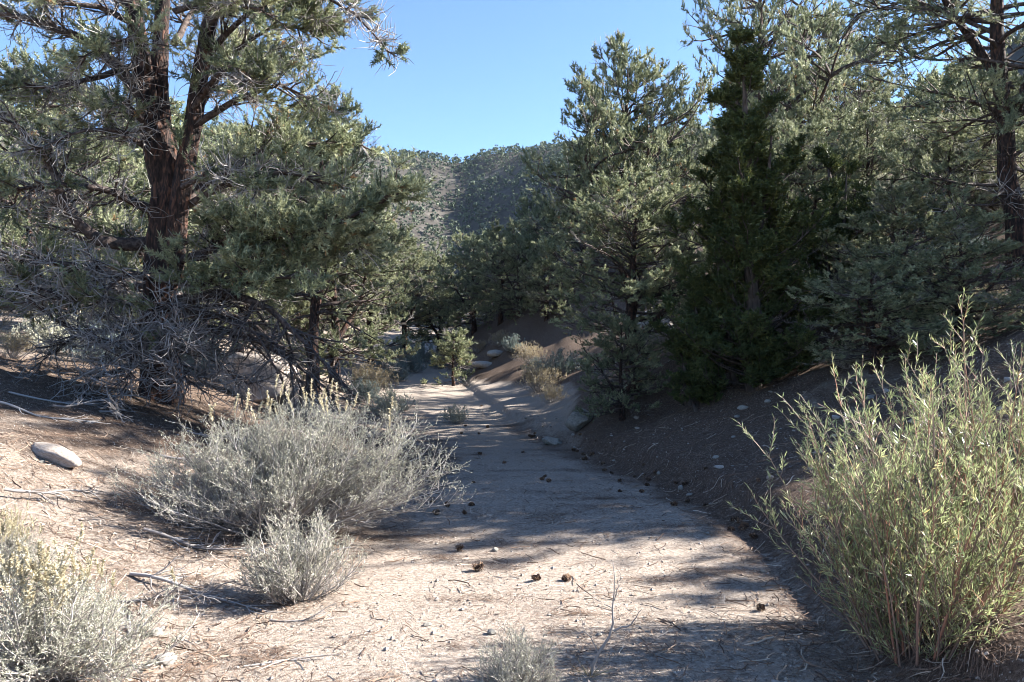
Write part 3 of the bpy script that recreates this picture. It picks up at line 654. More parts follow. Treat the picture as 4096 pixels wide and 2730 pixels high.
def shrub(kit, name, x, y, label, cat, group=None, sc=1.0, rz=0.0, dz=0.0):
    o = place_tree(kit, name, x, y, label, cat, group, sc, rz, dz + .03)
    for c in o.children:
        if c.name.split('.')[0] in ('foliage', 'seed_stalks', 'stems'): c['kind'] = 'stuff'
    return o
SG1 = sage_mesh(201, 1.2, .8, 1.02, nst=170, n2=15, n3=9, nl=9, lean=(.22, 0), leaf=(.014, .0048), stalks=34, bare=.36, wood=.011, twig=.11)
SG2 = sage_mesh(202, .36, .34, .46, nst=60, n2=12, n3=8, nl=7, stalks=0, bare=.3, leaf=(.010, .0036), wood=.007, twig=.06)
SG3 = sage_mesh(203, .55, .5, .62, nst=80, n2=13, n3=8, nl=9, stalks=90, bare=.2, leaf=(.012, .0042), wood=.008, twig=.07)
SG4 = sage_mesh(204, .8, .75, .75, nst=50, n2=9, n3=4, nl=6, stalks=20, bare=.15, leaf=(.045, .018), wood=.010)
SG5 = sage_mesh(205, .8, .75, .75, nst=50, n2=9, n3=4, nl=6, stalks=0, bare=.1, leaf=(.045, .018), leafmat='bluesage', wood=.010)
SG6 = sage_mesh(206, .7, .6, .7, nst=60, n2=8, n3=4, nl=4, stalks=0, bare=.4, leaf=(.05, .012), leafmat='drygrass', wood=.006)
shrub(SG1, 'sagebrush', px(640, 6.35), 6.35, 'big silvery sagebrush leaning over the left edge of the wash', 'sagebrush', None, (1.02, 1, .84), 0)
shrub(SG2, 'sagebrush', px(690, 5.0), 5.0, 'small silvery sagebrush in front of the big sagebrush', 'sagebrush', None, 1.0, .4)
shrub(SG3, 'sagebrush', px(105, 3.7), 3.7, 'sagebrush with yellow seed stalks in the bottom left corner', 'sagebrush', None, (1.05, 1, .72), 0)
shrub(SG3, 'sagebrush', px(10, 4.5), 4.5, 'shaded sagebrush with grey stems at the left edge behind the corner sagebrush', 'sagebrush', None, .5, 2)
shrub(SG2, 'sagebrush', px(1190, 3.72), 3.72, 'small grey-green sagebrush at the bottom edge of the picture', 'sagebrush', None, .62, 1.4, -.06)
shrub(SG4, 'sagebrush', px(895, 15.5), 15.5, 'pale round sagebrush on the left edge of the wash beyond the big sagebrush', 'sagebrush', None, .62, .3)
shrub(SG6, 'sagebrush', px(850, 19.5), 19.5, 'dry grey brush on the left bank below the lit slope', 'shrub', None, 1.0, .9)
shrub(SG6, 'rabbitbrush', px(1240, 19.0), 19.0, 'straw-coloured brush catching the light right of the young pine', 'shrub', None, .85, .2)
shrub(SG6, 'rabbitbrush', px(1265, 16.5), 16.5, 'grey dry stalks at the foot of the right bank', 'shrub', None, .5, 2.2)
shrub(SG4, 'sagebrush', px(1045, 15.2), 15.2, 'small green plant at the tip of the sand bar', 'shrub', None, .38, 2)
for k, (vx, y, s) in enumerate(((905, 25, .7), (940, 28, .9), (890, 31, 1.0), (970, 33, .9), (920, 36, 1.0), (1010, 30, .6), (870, 27, .6))):
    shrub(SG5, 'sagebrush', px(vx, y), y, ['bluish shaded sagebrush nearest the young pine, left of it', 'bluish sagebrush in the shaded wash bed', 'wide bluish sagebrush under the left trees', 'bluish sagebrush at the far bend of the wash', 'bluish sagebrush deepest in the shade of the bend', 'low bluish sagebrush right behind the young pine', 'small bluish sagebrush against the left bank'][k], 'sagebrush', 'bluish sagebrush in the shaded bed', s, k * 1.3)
for k, (vx, y, s) in enumerate(((1215, 22.5, .7), (1180, 24.5, .6), (1150, 26.0, .6), (1235, 21.0, .45), (1100, 27.0, .5), (1290, 19.5, .7))):
    shrub(SG5 if k % 2 else SG6, 'sagebrush', px(vx, y), y, ['dry brush on the slope behind the straw-coloured brush', 'dark brush halfway up the steep bank', 'dry brush at the foot of the steep bank', 'low grey brush beside the straw-coloured brush', 'small brush at the back of the sand bar', 'grey brush above the straw-coloured brush'][k], 'shrub', None, s, k * 2.1)
for k, (x, y, s) in enumerate(((5.0, 9.5, .5), (8.2, 16.5, 1.0), (9.2, 17.5, 1.1), (7.5, 12.2, .8), (8.4, 11.4, .7))):
    shrub(SG6 if k in (1, 2) else SG4, 'sagebrush', x, y, ['dull brush under the dark pinyon on the right bank', 'straw-coloured brush on the crest of the right bank', 'dry golden brush highest on the right bank', 'grey brush left of the leaning right-edge pine', 'grey brush at the foot of the leaning right-edge pine'][k], 'shrub', None, s, k)

def bank_brush():
    r = np.random.default_rng(1301)
    for k, (x, y, s) in enumerate(((4.6, 12.6, .55), (5.6, 13.4, .7), (6.4, 11.6, .6), (7.0, 14.6, .8), (5.2, 11.2, .45), (6.2, 15.6, .8), (8.4, 14.2, .8), (7.8, 12.9, .7), (9.0, 15.8, .9), (4.2, 10.0, .4), (5.8, 9.8, .5), (3.9, 14.8, .5))):
        shrub((SG4, SG6, SG5)[k % 3], 'sagebrush', x, y, ['grey-green brush', 'straw-dry brush', 'bluish brush'][k % 3] + ' %s the shaded right bank, %s' % ('low on' if x < 5.5 else 'high on', 'in front of the crest' if y > 13.5 else 'below the leaning pine' if x > 5.5 else 'beside the juniper'), 'shrub', 'brush on the right bank', s, k * 1.7)
    for k, (x, y, s) in enumerate(((-6.6, 12.8, .7), (-7.8, 13.6, .8), (-9.2, 13.0, .7), (-5.6, 14.2, .8), (-8.6, 16.4, .9), (-10.2, 15.4, .9), (-6.8, 17.0, .9), (-4.9, 16.2, .7), (-7.2, 11.6, .5), (-3.3, 17.6, .6), (-3.6, 19.6, .7))):
        shrub((SG5, SG4, SG6)[k % 3], 'sagebrush', x, y, ['bluish brush', 'grey-green brush', 'straw-dry brush'][k % 3] + ' behind the big pine, %s' % ('far left' if x < -8 else 'left of its trunk' if x < -5.5 else 'right of its trunk'), 'shrub', 'brush behind the big pine', s, k * 1.9)
bank_brush()

def willow_mesh(seed, h, nst=90, n2=15, nleaf=17):
    r = np.random.default_rng(seed)
    a = r.uniform(0, 6.283, nst); q = r.uniform(0, 1, nst) ** .6
    b = np.stack([.20 * q * np.cos(a), .20 * q * np.sin(a), np.full(nst, -.05)], 1)
    D = np.stack([np.cos(a) * q * .5, np.sin(a) * q * .5, np.ones(nst)], 1)
    Ls = h * r.uniform(.5, .95, nst) * (1.02 - .10 * q); Ls[:9] *= 1.14
    P = grow(b, D, Ls, 10, .06, .0, r)
    i = np.repeat(np.arange(nst), n2); t = r.uniform(.05, .98, len(i)); p2, t2 = samp(P, i, t)
    S = grow(p2, norm(t2 * .8 + runit(len(i), r) * .75 + np.array([0, 0, .15])), r.uniform(.12, .40, len(i)) * (1.1 - .45 * t), 6, .10, .06, r)
    m = MB()
    for A_, R_, sd in ((P, taper(.0075 * r.uniform(.5, 1.2, nst), .0016, 10, nst), 5), (S, taper(.0026, .0011, 6, len(i)), 3)):
        v_, f_ = tubes(A_, R_, sd); m.add(v_, f_, np.repeat(r.uniform(0, 1, len(A_)), len(f_) // len(A_)))
    j = np.repeat(np.arange(len(i)), nleaf); pl, dl = samp(S, j, r.uniform(.1, 1, len(j)))
    j1 = np.repeat(np.arange(nst), 26); pa, da = samp(P, j1, r.uniform(.5, 1, len(j1)))
    br = np.concatenate([r.uniform(0, 1, len(i))[j], r.uniform(0, 1, nst)[j1]])
    pl = np.concatenate([pl, pa]); dl = np.concatenate([dl, da])
    Dl = norm(dl + runit(len(pl), r) * .75 + np.array([0, 0, .08]))
    V, F = leaves(pl, Dl, r.uniform(.022, .056, len(pl)), r.uniform(.0035, .0060, len(pl)), r)
    v1 = np.clip(br * .6 + r.uniform(0, .4, len(pl)), 0, 1)
    return dict(stems=m.mesh('stems', M['willowwood'], True), foliage=MB().add(V, F, np.concatenate([v1, v1])).mesh('foliage', M['willow']))
KW = willow_mesh(301, 1.5); KW2 = willow_mesh(302, 1.5, 55)
shrub(KW, 'willow_shrub', 2.0, 3.98, 'large bright green narrow-leaved shrub in the right foreground', 'shrub', None, 1.04, 0, -.08)
shrub(KW2, 'willow_shrub', 2.75, 4.5, 'taller narrow-leaved shrub at the right picture edge', 'shrub', None, .97, 2)

# bare crooked twig shrub at the bottom edge
def snag():
    r = np.random.default_rng(401); x0, y0 = px(1355, 3.85), 3.85; org = np.array([x0, y0, gz(x0, y0) - .02])
    A = lambda *q: np.array([at(*k) for k in q]) - org
    root = bpy.data.objects.new('dead_twig_shrub', None); C.objects.link(root); root.location = org
    tag(root, 'crooked bare twig sticking up at the bottom centre of the wash', 'dead shrub')
    for pts, r0 in (((np.array([0, 0, 0]), *A((1375, 1500, 3.85), (1410, 1450, 3.85), (1408, 1400, 3.87), (1412, 1340, 3.88), (1408, 1290, 3.9))), .010),
                    (A((1410, 1450, 3.85), (1450, 1435, 3.82), (1475, 1400, 3.8)), .006), (A((1408, 1400, 3.87), (1385, 1385, 3.9), (1360, 1372, 3.9)), .003),
                    (A((1412, 1380, 3.87), (1425, 1330, 3.85), (1420, 1310, 3.85)), .003), (A((1375, 1500, 3.85), (1340, 1440, 3.83), (1335, 1400, 3.83)), .003)):
        P, L = resample(np.array(pts), 9); P[1:] += r.normal(0, .004, (8, 3))
        link('stem', MB().add(*tubes(P[None], taper(r0, .0012, 9), 6)).mesh('stem', M['sagewood'], True), root)
    P = grow(np.zeros((30, 3)), np.stack([r.normal(0, 1, 30), r.normal(0, 1, 30), r.uniform(.1, 1.2, 30)], 1), r.uniform(.05, .14, 30), 4, .1, -.1, r)
    link('dry_blades', MB().add(*tubes(P, taper(.003, .001, 4, 30), 3), ).mesh('dry_blades', M['drygrass']), root)['kind'] = 'stuff'
snag()

# ------------------------------------------------------------------ trees of the valley and the hillsides
def in_view(x, y, m=1.06): return np.abs(x) < 0.637 * y * m
def scatter_mid():
    r = np.random.default_rng(611); pts = []; sizes = []
    for x, y in zip(r.uniform(-75, 75, 6000), 20 + 75 * r.random(6000) ** .8):
        if not in_view(np.array(x), np.array(y), 1.1) : continue
        d = abs(x - float(XC(y))) - float(HW(y))
        if d < 2.2 or (y < 28 and -6.5 < x < 6): continue
        if y < 24 and x > 0 and x < 12: continue
        if any((x - a) ** 2 + (y - b) ** 2 < (2.7 + y * .012) ** 2 for a, b in pts): continue
        s_ = float(r.uniform(.6, 1.1)); vx = 1176.5 + x / y * 1847; top = 784 - (gz(x, y) + 5.4 * s_ - 1.6) / y * 1847
        if 840 < vx < 1340 and top < (575 if vx < 1060 else 530): continue
        if 4.5 < x < 23 and 23.4 < y < 28.6: continue
        if 1900 < vx < 2170 and top < 230: continue
        sizes.append(s_); pts.append((x, y))
        if len(pts) >= 190: break
    for k, (x, y) in enumerate(pts):
        vx = 1176.5 + x / y * 1847; zone = next(n_ for lim, n_ in ((200, 'at the far left behind the big pine'), (420, 'behind the trunk of the big pine'), (700, 'behind the right limbs of the big pine'), (900, 'above the left bank'),
            (1060, 'left of the wash bend'), (1250, 'right of the wash bend'), (1450, 'behind the bushy right-bank pinyon'), (1700, 'behind the tall pointed pinyon'), (1950, 'behind the juniper'), (2150, 'on the ridge right of the juniper'), (9999, 'behind the leaning right-edge pine')) if vx < lim)
        lab = '%s pinyon %s' % ('nearer' if y < 42 else ('middle-distance' if y < 62 else 'farther small'), zone); grp = 'pinyons ' + zone
        place_tree(KF[k % 3], 'pinyon_pine', x, y, lab, 'pine tree', grp, sizes[k], float(r.uniform(0, 6.28)))
scatter_mid()

def blob_tree(seed, ntri=36):
    r = np.random.default_rng(seed); nl = 9
    c = np.stack([r.normal(0, .42, nl), r.normal(0, .42, nl), r.uniform(.35, 1.9, nl)], 1) ; c[:, :2] *= (1.35 - c[:, 2:3] * .5)
    k = r.integers(0, nl, ntri); d = runit(ntri, r); d[:, 2] = np.abs(d[:, 2]) * .9 - .15
    p = c[k] + d * r.uniform(.25, .52, (ntri, 1)); n = norm(d + runit(ntri, r) * .5); s = norm(np.cross(n, runit(ntri, r))); t = np.cross(n, s)
    z = r.uniform(.16, .34, (ntri, 1))
    V = np.stack([p - s * z - t * z * .6, p + s * z - t * z * .6, p + t * z], 1).reshape(-1, 3)
    tv, tf = tubes(np.array([[[0, 0, -.3], [.03, 0, .5], [0, .03, 1.2]]]), np.array([[.09, .07, .04]]), 4)
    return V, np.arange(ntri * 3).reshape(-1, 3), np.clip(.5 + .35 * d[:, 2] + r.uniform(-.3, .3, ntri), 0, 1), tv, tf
def far_trees():
    r = np.random.default_rng(711); N = 90000
    y = 60 + 330 * np.sqrt(r.random(N)); x = r.uniform(-1, 1, N) * .72 * y
    rr = np.hypot(x, y); dens = .62 + 1.6 * fbm(x * .045, y * .045, 4)
    keep = (rr > 62) & (r.random(N) < dens * .8)
    x, y = x[keep], y[keep]
    # thin out trees that stand too close
    cell = {}; ok = []
    for i, (a, b) in enumerate(zip(x, y)):
        key = (int(a // 2.1), int(b // 2.1))
        if key in cell: continue
        cell[key] = 1; ok.append(i)
    x, y = x[ok], y[ok]; z = ground_z(x, y)
    # drop those hidden behind ground
    vis = np.ones(len(x), bool)
    for f in np.linspace(.15, .97, 28):
        zz = ground_z(x * f, y * f, False); vis &= zz - (1.6 + (z + 4 - 1.6) * f) < 1.5
    x, y, z = x[vis], y[vis], z[vis]
    sel = r.permutation(len(x))[:9400]; x, y, z = x[sel], y[sel], z[sel]
    o = np.argsort(np.hypot(x, y)); x, y, z = x[o], y[o], z[o]
    base = [blob_tree(720 + k) for k in range(6)]
    mats = M['needle_far']
    one = []
    for V, F, var, tv, tf in base:
        one.append(MB().add(V, F, var).add(tv, tf, np.zeros(len(tf))).mesh('hillside_pinyon', mats))
    n1 = 90; sc = np.clip(r.lognormal(-.12, .36, len(x)), .35, 1.7); an = r.uniform(0, 6.283, len(x))
    for i in range(n1):
        side = 'left' if x[i] < -0.074 * y[i] else 'right'
        t = link('pinyon_pine', one[i % 6], None, (x[i], y[i], z[i]), an[i], (sc[i], sc[i], sc[i] * r.uniform(.85, 1.15)))
        tag(t, 'small distant pinyon low on the %s side of the far hills' % side, 'pine tree', 'distant pinyons on the %s lower hillside' % side)
    mb = MB()
    for k in range(6):
        idx = np.arange(n1, len(x))[k::6]
        V, F, var, tv, tf = base[k]; n = len(idx); c, s_ = np.cos(an[idx])[:, None], np.sin(an[idx])[:, None]; q = sc[idx][:, None]
        W = np.stack([(V[:, 0] * c - V[:, 1] * s_) * q + x[idx, None], (V[:, 0] * s_ + V[:, 1] * c) * q + y[idx, None], V[None, :, 2] * q + z[idx, None]], -1)
        tint = r.uniform(-.25, .25, n)
        mb.add(W.reshape(-1, 3), (F[None] + np.arange(n)[:, None, None] * len(V)).reshape(-1, 3), np.clip(var[None] + tint[:, None], 0, 1).ravel())
    tag(link('hillside_wood', mb.mesh('hillside_wood', mats)), 'open pinyon wood covering the far hillsides', 'wood', None, 'stuff')
far_trees()

# ------------------------------------------------------------------ rocks and stones
import bmesh
def rock_mesh(seed, mat, sub=3, cuts=9, rough=.06, name='stone', soft=.0):
    r = np.random.default_rng(seed); bm = bmesh.new(); bmesh.ops.create_icosphere(bm, subdivisions=sub, radius=1)
    V = np.array([v.co[:] for v in bm.verts]); F = np.array([[v.index for v in f.verts] for f in bm.faces]); bm.free()
    for _ in range(cuts):
        n = runit(1, r)[0]; d = r.uniform(.55, .85); e = V @ n - d
        V = V - np.clip(e, 0, None)[:, None] * n * (1 - soft)
    q = V * 2.3; V = V * (1 + rough * 2 * (fbm(q[:, 0] + q[:, 2] * 1.7 + seed, q[:, 1] - q[:, 2] + seed, 4))[:, None] * 2)
    return MB().add(V, F).mesh(name, mat, sub > 2)
def stone(me, name, x, y, size, label, group=None, rz=0., sink=.25, tilt=(0, 0), cat='rock'):
    o = link(name, me, None, (x, y, gz(x, y) + size[2] * (1 - 2 * sink)), rz, size); o.rotation_euler = (tilt[0], tilt[1], rz)
    return tag(o, label, cat, group)
RB = rock_mesh(1, M['stone'], 4, 10, .05, 'boulder'); RG = rock_mesh(2, M['greystone'], 4, 14, .07, 'rock'); RP = rock_mesh(3, M['palestone'], 4, 8, .04, 'rock', .3); RL = rock_mesh(4, M['stone'], 4, 8, .05, 'rock', .3)
stone(RB, 'boulder', px(600, 12.4), 12.4, (.62, .5, .58), 'rounded sunlit tan boulder behind the dead sweeping branches', None, .4, .28)
stone(RB, 'boulder', px(690, 12.6), 12.6, (.40, .45, .26), 'low tan boulder right of the rounded sunlit boulder', None, 1.4, .3)
stone(RL, 'rock', px(120, 6.6), 6.6, (.33, .10, .075), 'long pale smooth stone lying on the left slope', None, -.45, .30, (0, .22))
stone(RG, 'rock', px(1335, 12.6), 12.6, (.30, .24, .20), 'grey lichened rock at the right edge of the wash', None, .5, .22)
stone(RG, 'rock', px(1268, 12.4), 12.4, (.20, .18, .09), 'low flat rock left of the lichened grey rock', None, 1.9, .25)
stone(RP, 'rock', px(1500, 18.5), 18.5, (.75, .6, .62), 'pale boulder showing between the trunks on the right bank', None, .9, .15)
stone(RP, 'rock', px(380, 4.0), 4.0, (.055, .045, .035), 'small pale stone beside the corner sagebrush', None, .4)
stone(RP, 'rock', px(360, 4.3), 4.3, (.04, .03, .03), 'smaller pale stone behind the stone by the corner sagebrush', None, 1.4)
for k, (vx, y, sz) in enumerate(((1110, 24.5, .35), (1140, 25.0, .4))):
    stone(RP, 'rock', px(vx, y), y, (sz, sz * .7, sz * .4), ['pale slab nearest the young pine', 'widest pale slab behind the sand bar', 'pale slab right of the widest slab', 'rightmost pale slab below the steep bank', 'pale slab furthest back behind the young pine'][k], 'pale slabs behind the sand bar', k * 1.1, .35)
def scatter_stones():
    r = np.random.default_rng(811)
    kinds = [rock_mesh(20 + k, M[('palestone', 'stone', 'greystone')[k % 3]], 2, 13, .08, 'stone') for k in range(6)]
    n = 0
    while n < 150:
        y = r.uniform(7, 15); dr = r.uniform(.1, 3.6); x = float(XC(y) + HW(y)) + dr
        if not in_view(np.array(x), np.array(y), 1.0): continue
        s = .014 + .06 * r.random() ** 3.5; top = dr > 1.6
        stone(kinds[n % 6], 'stone', x, y, (s * r.uniform(.8, 1.9), s, s * r.uniform(.45, .9)), 'small pale stone scattered %s the shaded right bank' % ('high on' if top else 'at the foot of'),
              'stones %s the right bank' % ('high on' if top else 'at the foot of'), r.uniform(0, 6), r.uniform(.25, .5), cat='stone'); n += 1
    n = 0
    while n < 70:
        y = r.uniform(3.7, 9); x = float(XC(y)) + r.uniform(-4.2, 1.5)
        if not in_view(np.array(x), np.array(y), 1.0): continue
        onsand = x > float(XC(y) - HW(y)); s = .010 + .022 * r.random() ** 3
        stone(kinds[n % 6], 'stone', x, y, (s * r.uniform(.9, 1.6), s, s * .65), 'pale pebble lying on the %s' % ('wash sand' if onsand else 'left bank'), 'pebbles on the %s' % ('wash sand' if onsand else 'left bank'), r.uniform(0, 6), .25, cat='stone'); n += 1
scatter_stones()

# ------------------------------------------------------------------ pine cones
def cone_mesh(seed):
    r = np.random.default_rng(seed); n = 34; k = np.arange(n) / n
    a = np.arange(n) * 2.39996; zz = k * .062; rr = .014 + .012 * np.sin(np.pi * np.clip(k * .9 + .1, 0, 1))
    out = np.stack([np.cos(a), np.sin(a), .55 * k - .15], 1); out = norm(out); sd = np.stack([-np.sin(a), np.cos(a), np.zeros(n)], 1); up = np.cross(out, sd)
    b = np.stack([np.zeros(n), np.zeros(n), zz], 1); L = (rr + .016 * (1 - k))[:, None] * r.uniform(.7, 1.25, (n, 1)); w = L * .34
    P = [b - sd * w * .5, b + sd * w * .5, b + out * L * .8 + sd * w, b + out * L + up * .004, b + out * L * .8 - sd * w, b + out * L * .85 - up * .004]
    V = np.stack(P, 1).reshape(-1, 3); i = np.arange(n)[:, None] * 6
    F = np.concatenate([i + np.array(f) for f in ((0, 1, 3), (1, 2, 3), (0, 3, 4), (1, 0, 5), (1, 5, 2), (0, 4, 5), (2, 5, 3), (3, 5, 4))])
    m = MB().add(V, F, np.tile(r.uniform(0, 1, n), 8))
    cv, cf = tubes(np.array([[[0, 0, -.002], [0, 0, .02], [0, 0, .045], [0, 0, .066]]]), np.array([[.006, .013, .011, .002]]), 7); m.add(cv, cf, np.zeros(len(cf)))
    return m.mesh('pine_cone', M['cone'])
def cones():
    r = np.random.default_rng(911); ks = [cone_mesh(1), cone_mesh(2), cone_mesh(3)]
    L = [(1100, 1045), (1158, 1065), (1255, 1096), (1248, 1104), (1264, 1108), (1085, 1112), (1422, 1130), (1474, 1130), (1030, 1165), (1068, 1180), (1085, 1160),
         (1050, 1268), (1090, 1315), (1235, 1335), (1308, 1338), (1748, 1402), (1700, 1213), (1715, 1222), (1688, 1205), (1320, 1040), (1355, 1052), (1480, 1090),
         (1070, 985), (1100, 1000), (1120, 987), (1060, 1000), (1105, 946), (990, 1155), (1390, 1082), (1205, 1040), (1000, 1180)]
    uniq = {15: 'pine cone lying alone by the foot of the willow, nearest the camera', 13: 'dark pine cone on the open sunlit sand', 11: 'pine cone beside the shadow tip of the big sagebrush',
            0: 'farthest pine cone on the left part of the shaded sand', 1: 'pine cone on the lit stripe in mid wash', 12: 'broken pine cone on the sunlit sand left of centre',
            6: 'left one of two pine cones near the right edge of the shaded sand', 7: 'right one of two pine cones near the right edge of the shaded sand', 26: 'pine cone on the far sand bar', 14: 'pine cone right of the dark cone on the sunlit sand'}
    P = [(px(a, 1.6 * 1847 / (b - 784)), 1.6 * 1847 / (b - 784)) for a, b in L]
    for _ in range(34):
        y = r.uniform(6.3, 14); P.append((float(XC(y) + HW(y)) + r.normal(.12, .16), y))
    for k, (x, y) in enumerate(P):
        dr = x - float(XC(y) + HW(y))
        if k in uniq: lab, g = uniq[k], 'pine cones on the wash floor'
        elif dr > -.25: lab, g = 'brown pine cone in the dark litter along the right edge of the wash', 'pine cones along the right edge'
        elif y > 12: lab, g = 'brown pine cone on the narrow far stretch of the wash', 'pine cones on the far stretch'
        else: lab, g = 'brown pine cone on the shaded sand in the middle of the wash', 'pine cones on the shaded sand'
        s = r.uniform(.6, 1.05); o = link('pine_cone', ks[k % 3], None, (x, y, gz(x, y) + .018 * s), 0, (s, s * r.uniform(.7, 1), s * r.uniform(.8, 1.1)))
        o.rotation_euler = (r.uniform(1.1, 1.9), r.uniform(-.3, .3), r.uniform(0, 6.28)); tag(o, lab, 'pine cone', g)
cones()

# ------------------------------------------------------------------ fallen branches
def fallen(x, y, L, ang, label, seed, r0=.012, n=16, mat='dead', spread=.35, lift=.0):
    r = np.random.default_rng(seed); K = 9
    d = np.array([math.cos(ang), math.sin(ang), 0]); P = grow(np.array([[0, 0, 0.]]), d[None], L, K, .12, 0, r)
    i = np.zeros(n, int); p, t = samp(P, i, r.uniform(.15, 1, n)); S = grow(p, norm(t + runit(n, r) * np.array([.8, .8, .25])), r.uniform(.3, 1, n) * spread * L, 6, .18, [0, .03, 0, -.05, -.08, -.1], r)
    j = np.repeat(np.arange(n), 3); p, t = samp(S, j, r.uniform(.2, .95, len(j))); T = grow(p, norm(t + runit(len(j), r) * .7), r.uniform(.2, .6, len(j)) * spread * L * .5, 4, .2, 0, r)
    z0 = gz(x, y)
    m = MB()
    for A_, R_, sd in ((P, taper(r0, r0 * .25, K), 6), (S, taper(r0 * .42, .002, 6, n), 4), (T, taper(r0 * .22, .0014, 4, len(j)), 3)):
        gr = ground_z(A_[..., 0] + x, A_[..., 1] + y) - z0; A_ = A_.copy(); A_[..., 2] = gr + np.maximum(A_[..., 2] + lift, -.0) + r0 * .8
        v_, f_ = tubes(A_, R_, sd); m.add(v_, f_, np.repeat(r.uniform(.3, 1, len(A_)), len(f_) // len(A_)))
    return tag(link('fallen_branch', m.mesh('fallen_branch', M[mat], True), None, (x, y, z0)), label, 'branch', 'fallen dead branches on the left bank')
FB = [(px(300, 5.0), 5.0, 1.0, -.25, 'long grey fallen branch right of the corner sagebrush'), (px(330, 5.6), 5.6, .9, .25, 'arching grey branch left of the small sagebrush'),
      (px(250, 4.6), 4.6, .8, .1, 'pale dry branch reaching out of the corner sagebrush'), (px(20, 8.3), 8.3, 1.1, .3, 'grey dead branch at the left edge under the big pine'),
      (px(120, 8.0), 8.0, .9, .9, 'grey dead branch heap left of the big pine trunk'), (px(-10, 7.6), 7.6, 1.0, .0, 'pale dead branch lowest in the heap at the left edge'),
      (px(370, 7.4), 7.4, .8, .5, 'weathered stick behind the big sagebrush'), (px(10, 5.6), 5.6, .55, .6, 'dark dead brush below the long pale stone'),
      (px(230, 8.4), 8.4, .9, -.4, 'dead branch on the ground in front of the big pine trunk'), (px(430, 8.6), 8.6, .7, -.2, 'dead branch right of the foot of the big pine'),
      (px(560, 3.95), 3.95, .5, .2, 'thin pale stick at the bottom left of the wash'), (px(620, 4.6), 4.6, .4, -.3, 'short dry stick left of the sunlit sand')]
for k, (x, y, L, a, lab) in enumerate(FB): fallen(x, y, L, a, lab, 1000 + k, r0=.013 if k < 10 else .006, n=18 if k < 10 else 6, lift=.05 if k in (1, 4, 5, 7) else 0.0)

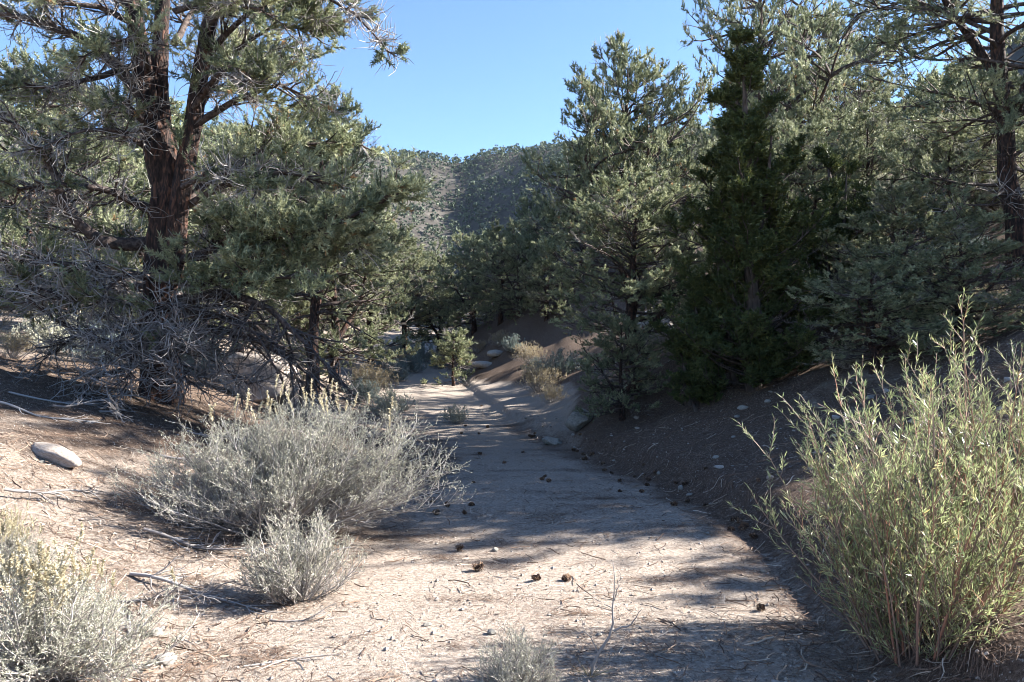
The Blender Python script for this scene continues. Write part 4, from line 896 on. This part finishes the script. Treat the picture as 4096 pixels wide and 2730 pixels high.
# ------------------------------------------------------------------ litter and gravel
def litter():
    r = np.random.default_rng(1201); N = 330000
    y = 3.4 * (17 / 3.4) ** r.random(N); x = r.uniform(-.68, .68, N) * y
    dr = x - XC(y) - HW(y); dl = XC(y) - HW(y) - x
    cl = np.clip(.5 + 2.6 * fbm(x * 1.3 + 5, y * 1.3, 4), 0, 1)
    fine = np.clip(.45 + 3.2 * fbm(x * 5 + 9, y * 5, 3), 0, 1)
    d = np.where((dr < 0) & (dl < 0), .09 + .45 * fine * cl + .9 * np.exp(-(dr / .16) ** 2) + .55 * np.exp(-(dl / .35) ** 2),
        np.where(dr >= 0, .95 * np.exp(-(dr / .5) ** 2) + .12 + .35 * cl * fine, .22 + .55 * cl * fine + .5 * np.exp(-(((x + 4.2) / 2.6) ** 2 + ((y - 9) / 2.2) ** 2))))
    k = r.random(N) < d * .7; x, y, dr, dl = x[k], y[k], dr[k], dl[k]; n = len(x)
    L = r.uniform(.018, .075, n) * (1 + .4 * (r.random(n) < .08)); a = r.uniform(0, 6.283, n)
    x1 = x + np.cos(a) * L; y1 = y + np.sin(a) * L; w = r.uniform(.0022, .0055, n) * np.clip(y / 6, .8, 1.6)
    z0 = ground_z(x, y) + .004 + r.random(n) * .006; z1 = ground_z(x1, y1) + .004 + r.random(n) ** 3 * .022
    A = np.stack([x, y, z0], 1); B = np.stack([x1, y1, z1], 1); s = np.stack([-np.sin(a), np.cos(a), np.zeros(n)], 1) * w[:, None] * .5
    V = np.stack([A - s, A + s, B], 1).reshape(-1, 3)
    var = np.clip(r.uniform(0, 1, n) ** 1.2 * np.where(dr > -.3, .7, 1.0), 0, 1)
    tag(link('needle_litter', MB().add(V, np.arange(n * 3).reshape(-1, 3), var).mesh('needle_litter', M['litter'])), 'brown needles and broken twigs strewn over the ground', 'litter', None, 'stuff')
    # drifts of dark needles
    nd = 95; yc = 3.7 * (13 / 3.7) ** r.random(nd); xc = XC(yc) + HW(yc) * r.uniform(-1.4, 1.0, nd); ci = np.repeat(np.arange(nd), r.integers(40, 190, nd)); n = len(ci)
    ex = r.uniform(.08, .30, nd); ey = r.uniform(.03, .09, nd); x = xc[ci] + r.normal(0, 1, n) * ex[ci]; y = yc[ci] + r.normal(0, 1, n) * ey[ci]; a = r.normal(0, .7, n); L = r.uniform(.02, .06, n)
    A = np.stack([x, y, ground_z(x, y) + .004 + r.random(n) * .012], 1); B = np.stack([x + np.cos(a) * L, y + np.sin(a) * L, ground_z(x + np.cos(a) * L, y + np.sin(a) * L) + .004 + r.random(n) * .012], 1)
    sv = np.stack([-np.sin(a), np.cos(a), np.zeros(n)], 1) * .0032
    tag(link('needle_drift', MB().add(np.stack([A - sv, A + sv, B], 1).reshape(-1, 3), np.arange(n * 3).reshape(-1, 3), r.uniform(0, .5, n)).mesh('needle_drift', M['litter'])), 'dark drifts of needles washed together on the sand', 'litter', None, 'stuff')
    # curled dry twigs
    N = 21000; y = 3.5 * (13 / 3.5) ** r.random(N); x = r.uniform(-.66, .62, N) * y; dr = x - XC(y) - HW(y); dl = XC(y) - HW(y) - x
    cl = np.clip(.45 + 2.8 * fbm(x * 1.1 + 31, y * 1.1, 4), 0, 1)
    k = r.random(N) < np.where(dl > -.2, .25 + .75 * cl, np.where(dr > -.3, .55, .05 + .22 * cl)); x, y = x[k], y[k]; n = len(x)
    a = r.uniform(0, 6.283, n); P = grow(np.stack([x, y, np.zeros(n)], 1), np.stack([np.cos(a), np.sin(a), np.zeros(n)], 1), r.uniform(.04, .22, n), 5, .28, 0, r)
    P[..., 2] = ground_z(P[..., 0], P[..., 1]) + .005 + np.abs(P[..., 2]) * .35
    t = norm(np.diff(P, axis=1, append=2 * P[:, -1:] - P[:, -2:-1])); sdv = norm(np.cross(t, np.array([0, 0, 1.]) + r.normal(0, .5, (n, 1, 3)))) * (r.uniform(.0015, .0038, n)[:, None, None])
    V = np.stack([P - sdv, P + sdv], 2).reshape(-1, 3); q = (np.arange(n)[:, None] * 10 + np.arange(4)[None] * 2)[..., None] + np.array([0, 1, 3, 2]); q = q.reshape(-1, 4)
    tag(link('twig_litter', MB().add(V, q, np.repeat(r.uniform(0, 1, n), 4)).mesh('twig_litter', M['litter'])), 'curled grey and brown dry twigs lying on the left bank and wash edges', 'litter', None, 'stuff')
    # grit
    N = 5000; y = 3.4 * (13 / 3.4) ** r.random(N); x = r.uniform(-.66, .66, N) * y; q = r.uniform(.003, .008, N) + .012 * r.random(N) ** 9
    z = ground_z(x, y) + q * .3; o = np.array([[1, 0, 0], [-1, 0, 0], [0, 1, 0], [0, -1, 0], [0, 0, .7], [0, 0, -.7]]) ; V = np.stack([x, y, z], 1)[:, None] + o[None] * q[:, None, None] * r.uniform(.6, 1.3, (N, 6, 1))
    f = np.array([[0, 2, 4], [2, 1, 4], [1, 3, 4], [3, 0, 4], [2, 0, 5], [1, 2, 5], [3, 1, 5], [0, 3, 5]]); F = (np.arange(N)[:, None, None] * 6 + f[None]).reshape(-1, 3)
    tag(link('gravel', MB().add(V.reshape(-1, 3), F).mesh('gravel', M['stone'])), 'coarse granite grit on the sand', 'gravel', None, 'stuff')
litter()

# ------------------------------------------------------------------ air between the camera and the far hills
def haze():
    m, n, l, bs, out = mat_new('valley air'); n.remove(bs)
    pv = n.new('ShaderNodeVolumePrincipled'); pv.inputs['Density'].default_value = .00007; pv.inputs['Color'].default_value = (.62, .78, 1.0, 1); pv.inputs['Anisotropy'].default_value = .1
    l.new(pv.outputs[0], out.inputs['Volume'])
    x0, x1, y0, y1, z0, z1 = -470, 470, -60, 640, -3, 150
    V = [(x, y, z) for x in (x0, x1) for y in (y0, y1) for z in (z0, z1)]
    F = [(0, 1, 3, 2), (4, 6, 7, 5), (0, 4, 5, 1), (2, 3, 7, 6), (0, 2, 6, 4), (1, 5, 7, 3)]
    tag(link('haze', MB().add(V, np.array(F)).mesh('haze', m)), 'thin blue haze in the valley air', 'haze', None, 'stuff')
haze()

# ------------------------------------------------------------------ labels: tell look-alikes apart by their order from the left
def order_labels():
    by = {}
    for o in bpy.data.objects:
        if o.parent is None and o.get('category') in ('pine tree', 'shrub', 'sagebrush') and o.get('label'): by.setdefault(o['label'], []).append(o)
    words = ['leftmost', 'second', 'third', 'fourth', 'fifth', 'sixth', 'seventh', 'eighth', 'ninth', 'tenth', 'eleventh', 'twelfth', 'thirteenth', 'fourteenth', 'fifteenth', 'sixteenth']
    for lab, os_ in by.items():
        if not 2 <= len(os_) <= 16: continue
        os_.sort(key=lambda o: o.location.x / max(o.location.y, .1))
        for k, o in enumerate(os_):
            w = 'leftmost of these' if k == 0 else 'rightmost of these' if k == len(os_) - 1 else words[k] + ' from left'
            o['label'] = lab + ', ' + w
order_labels()
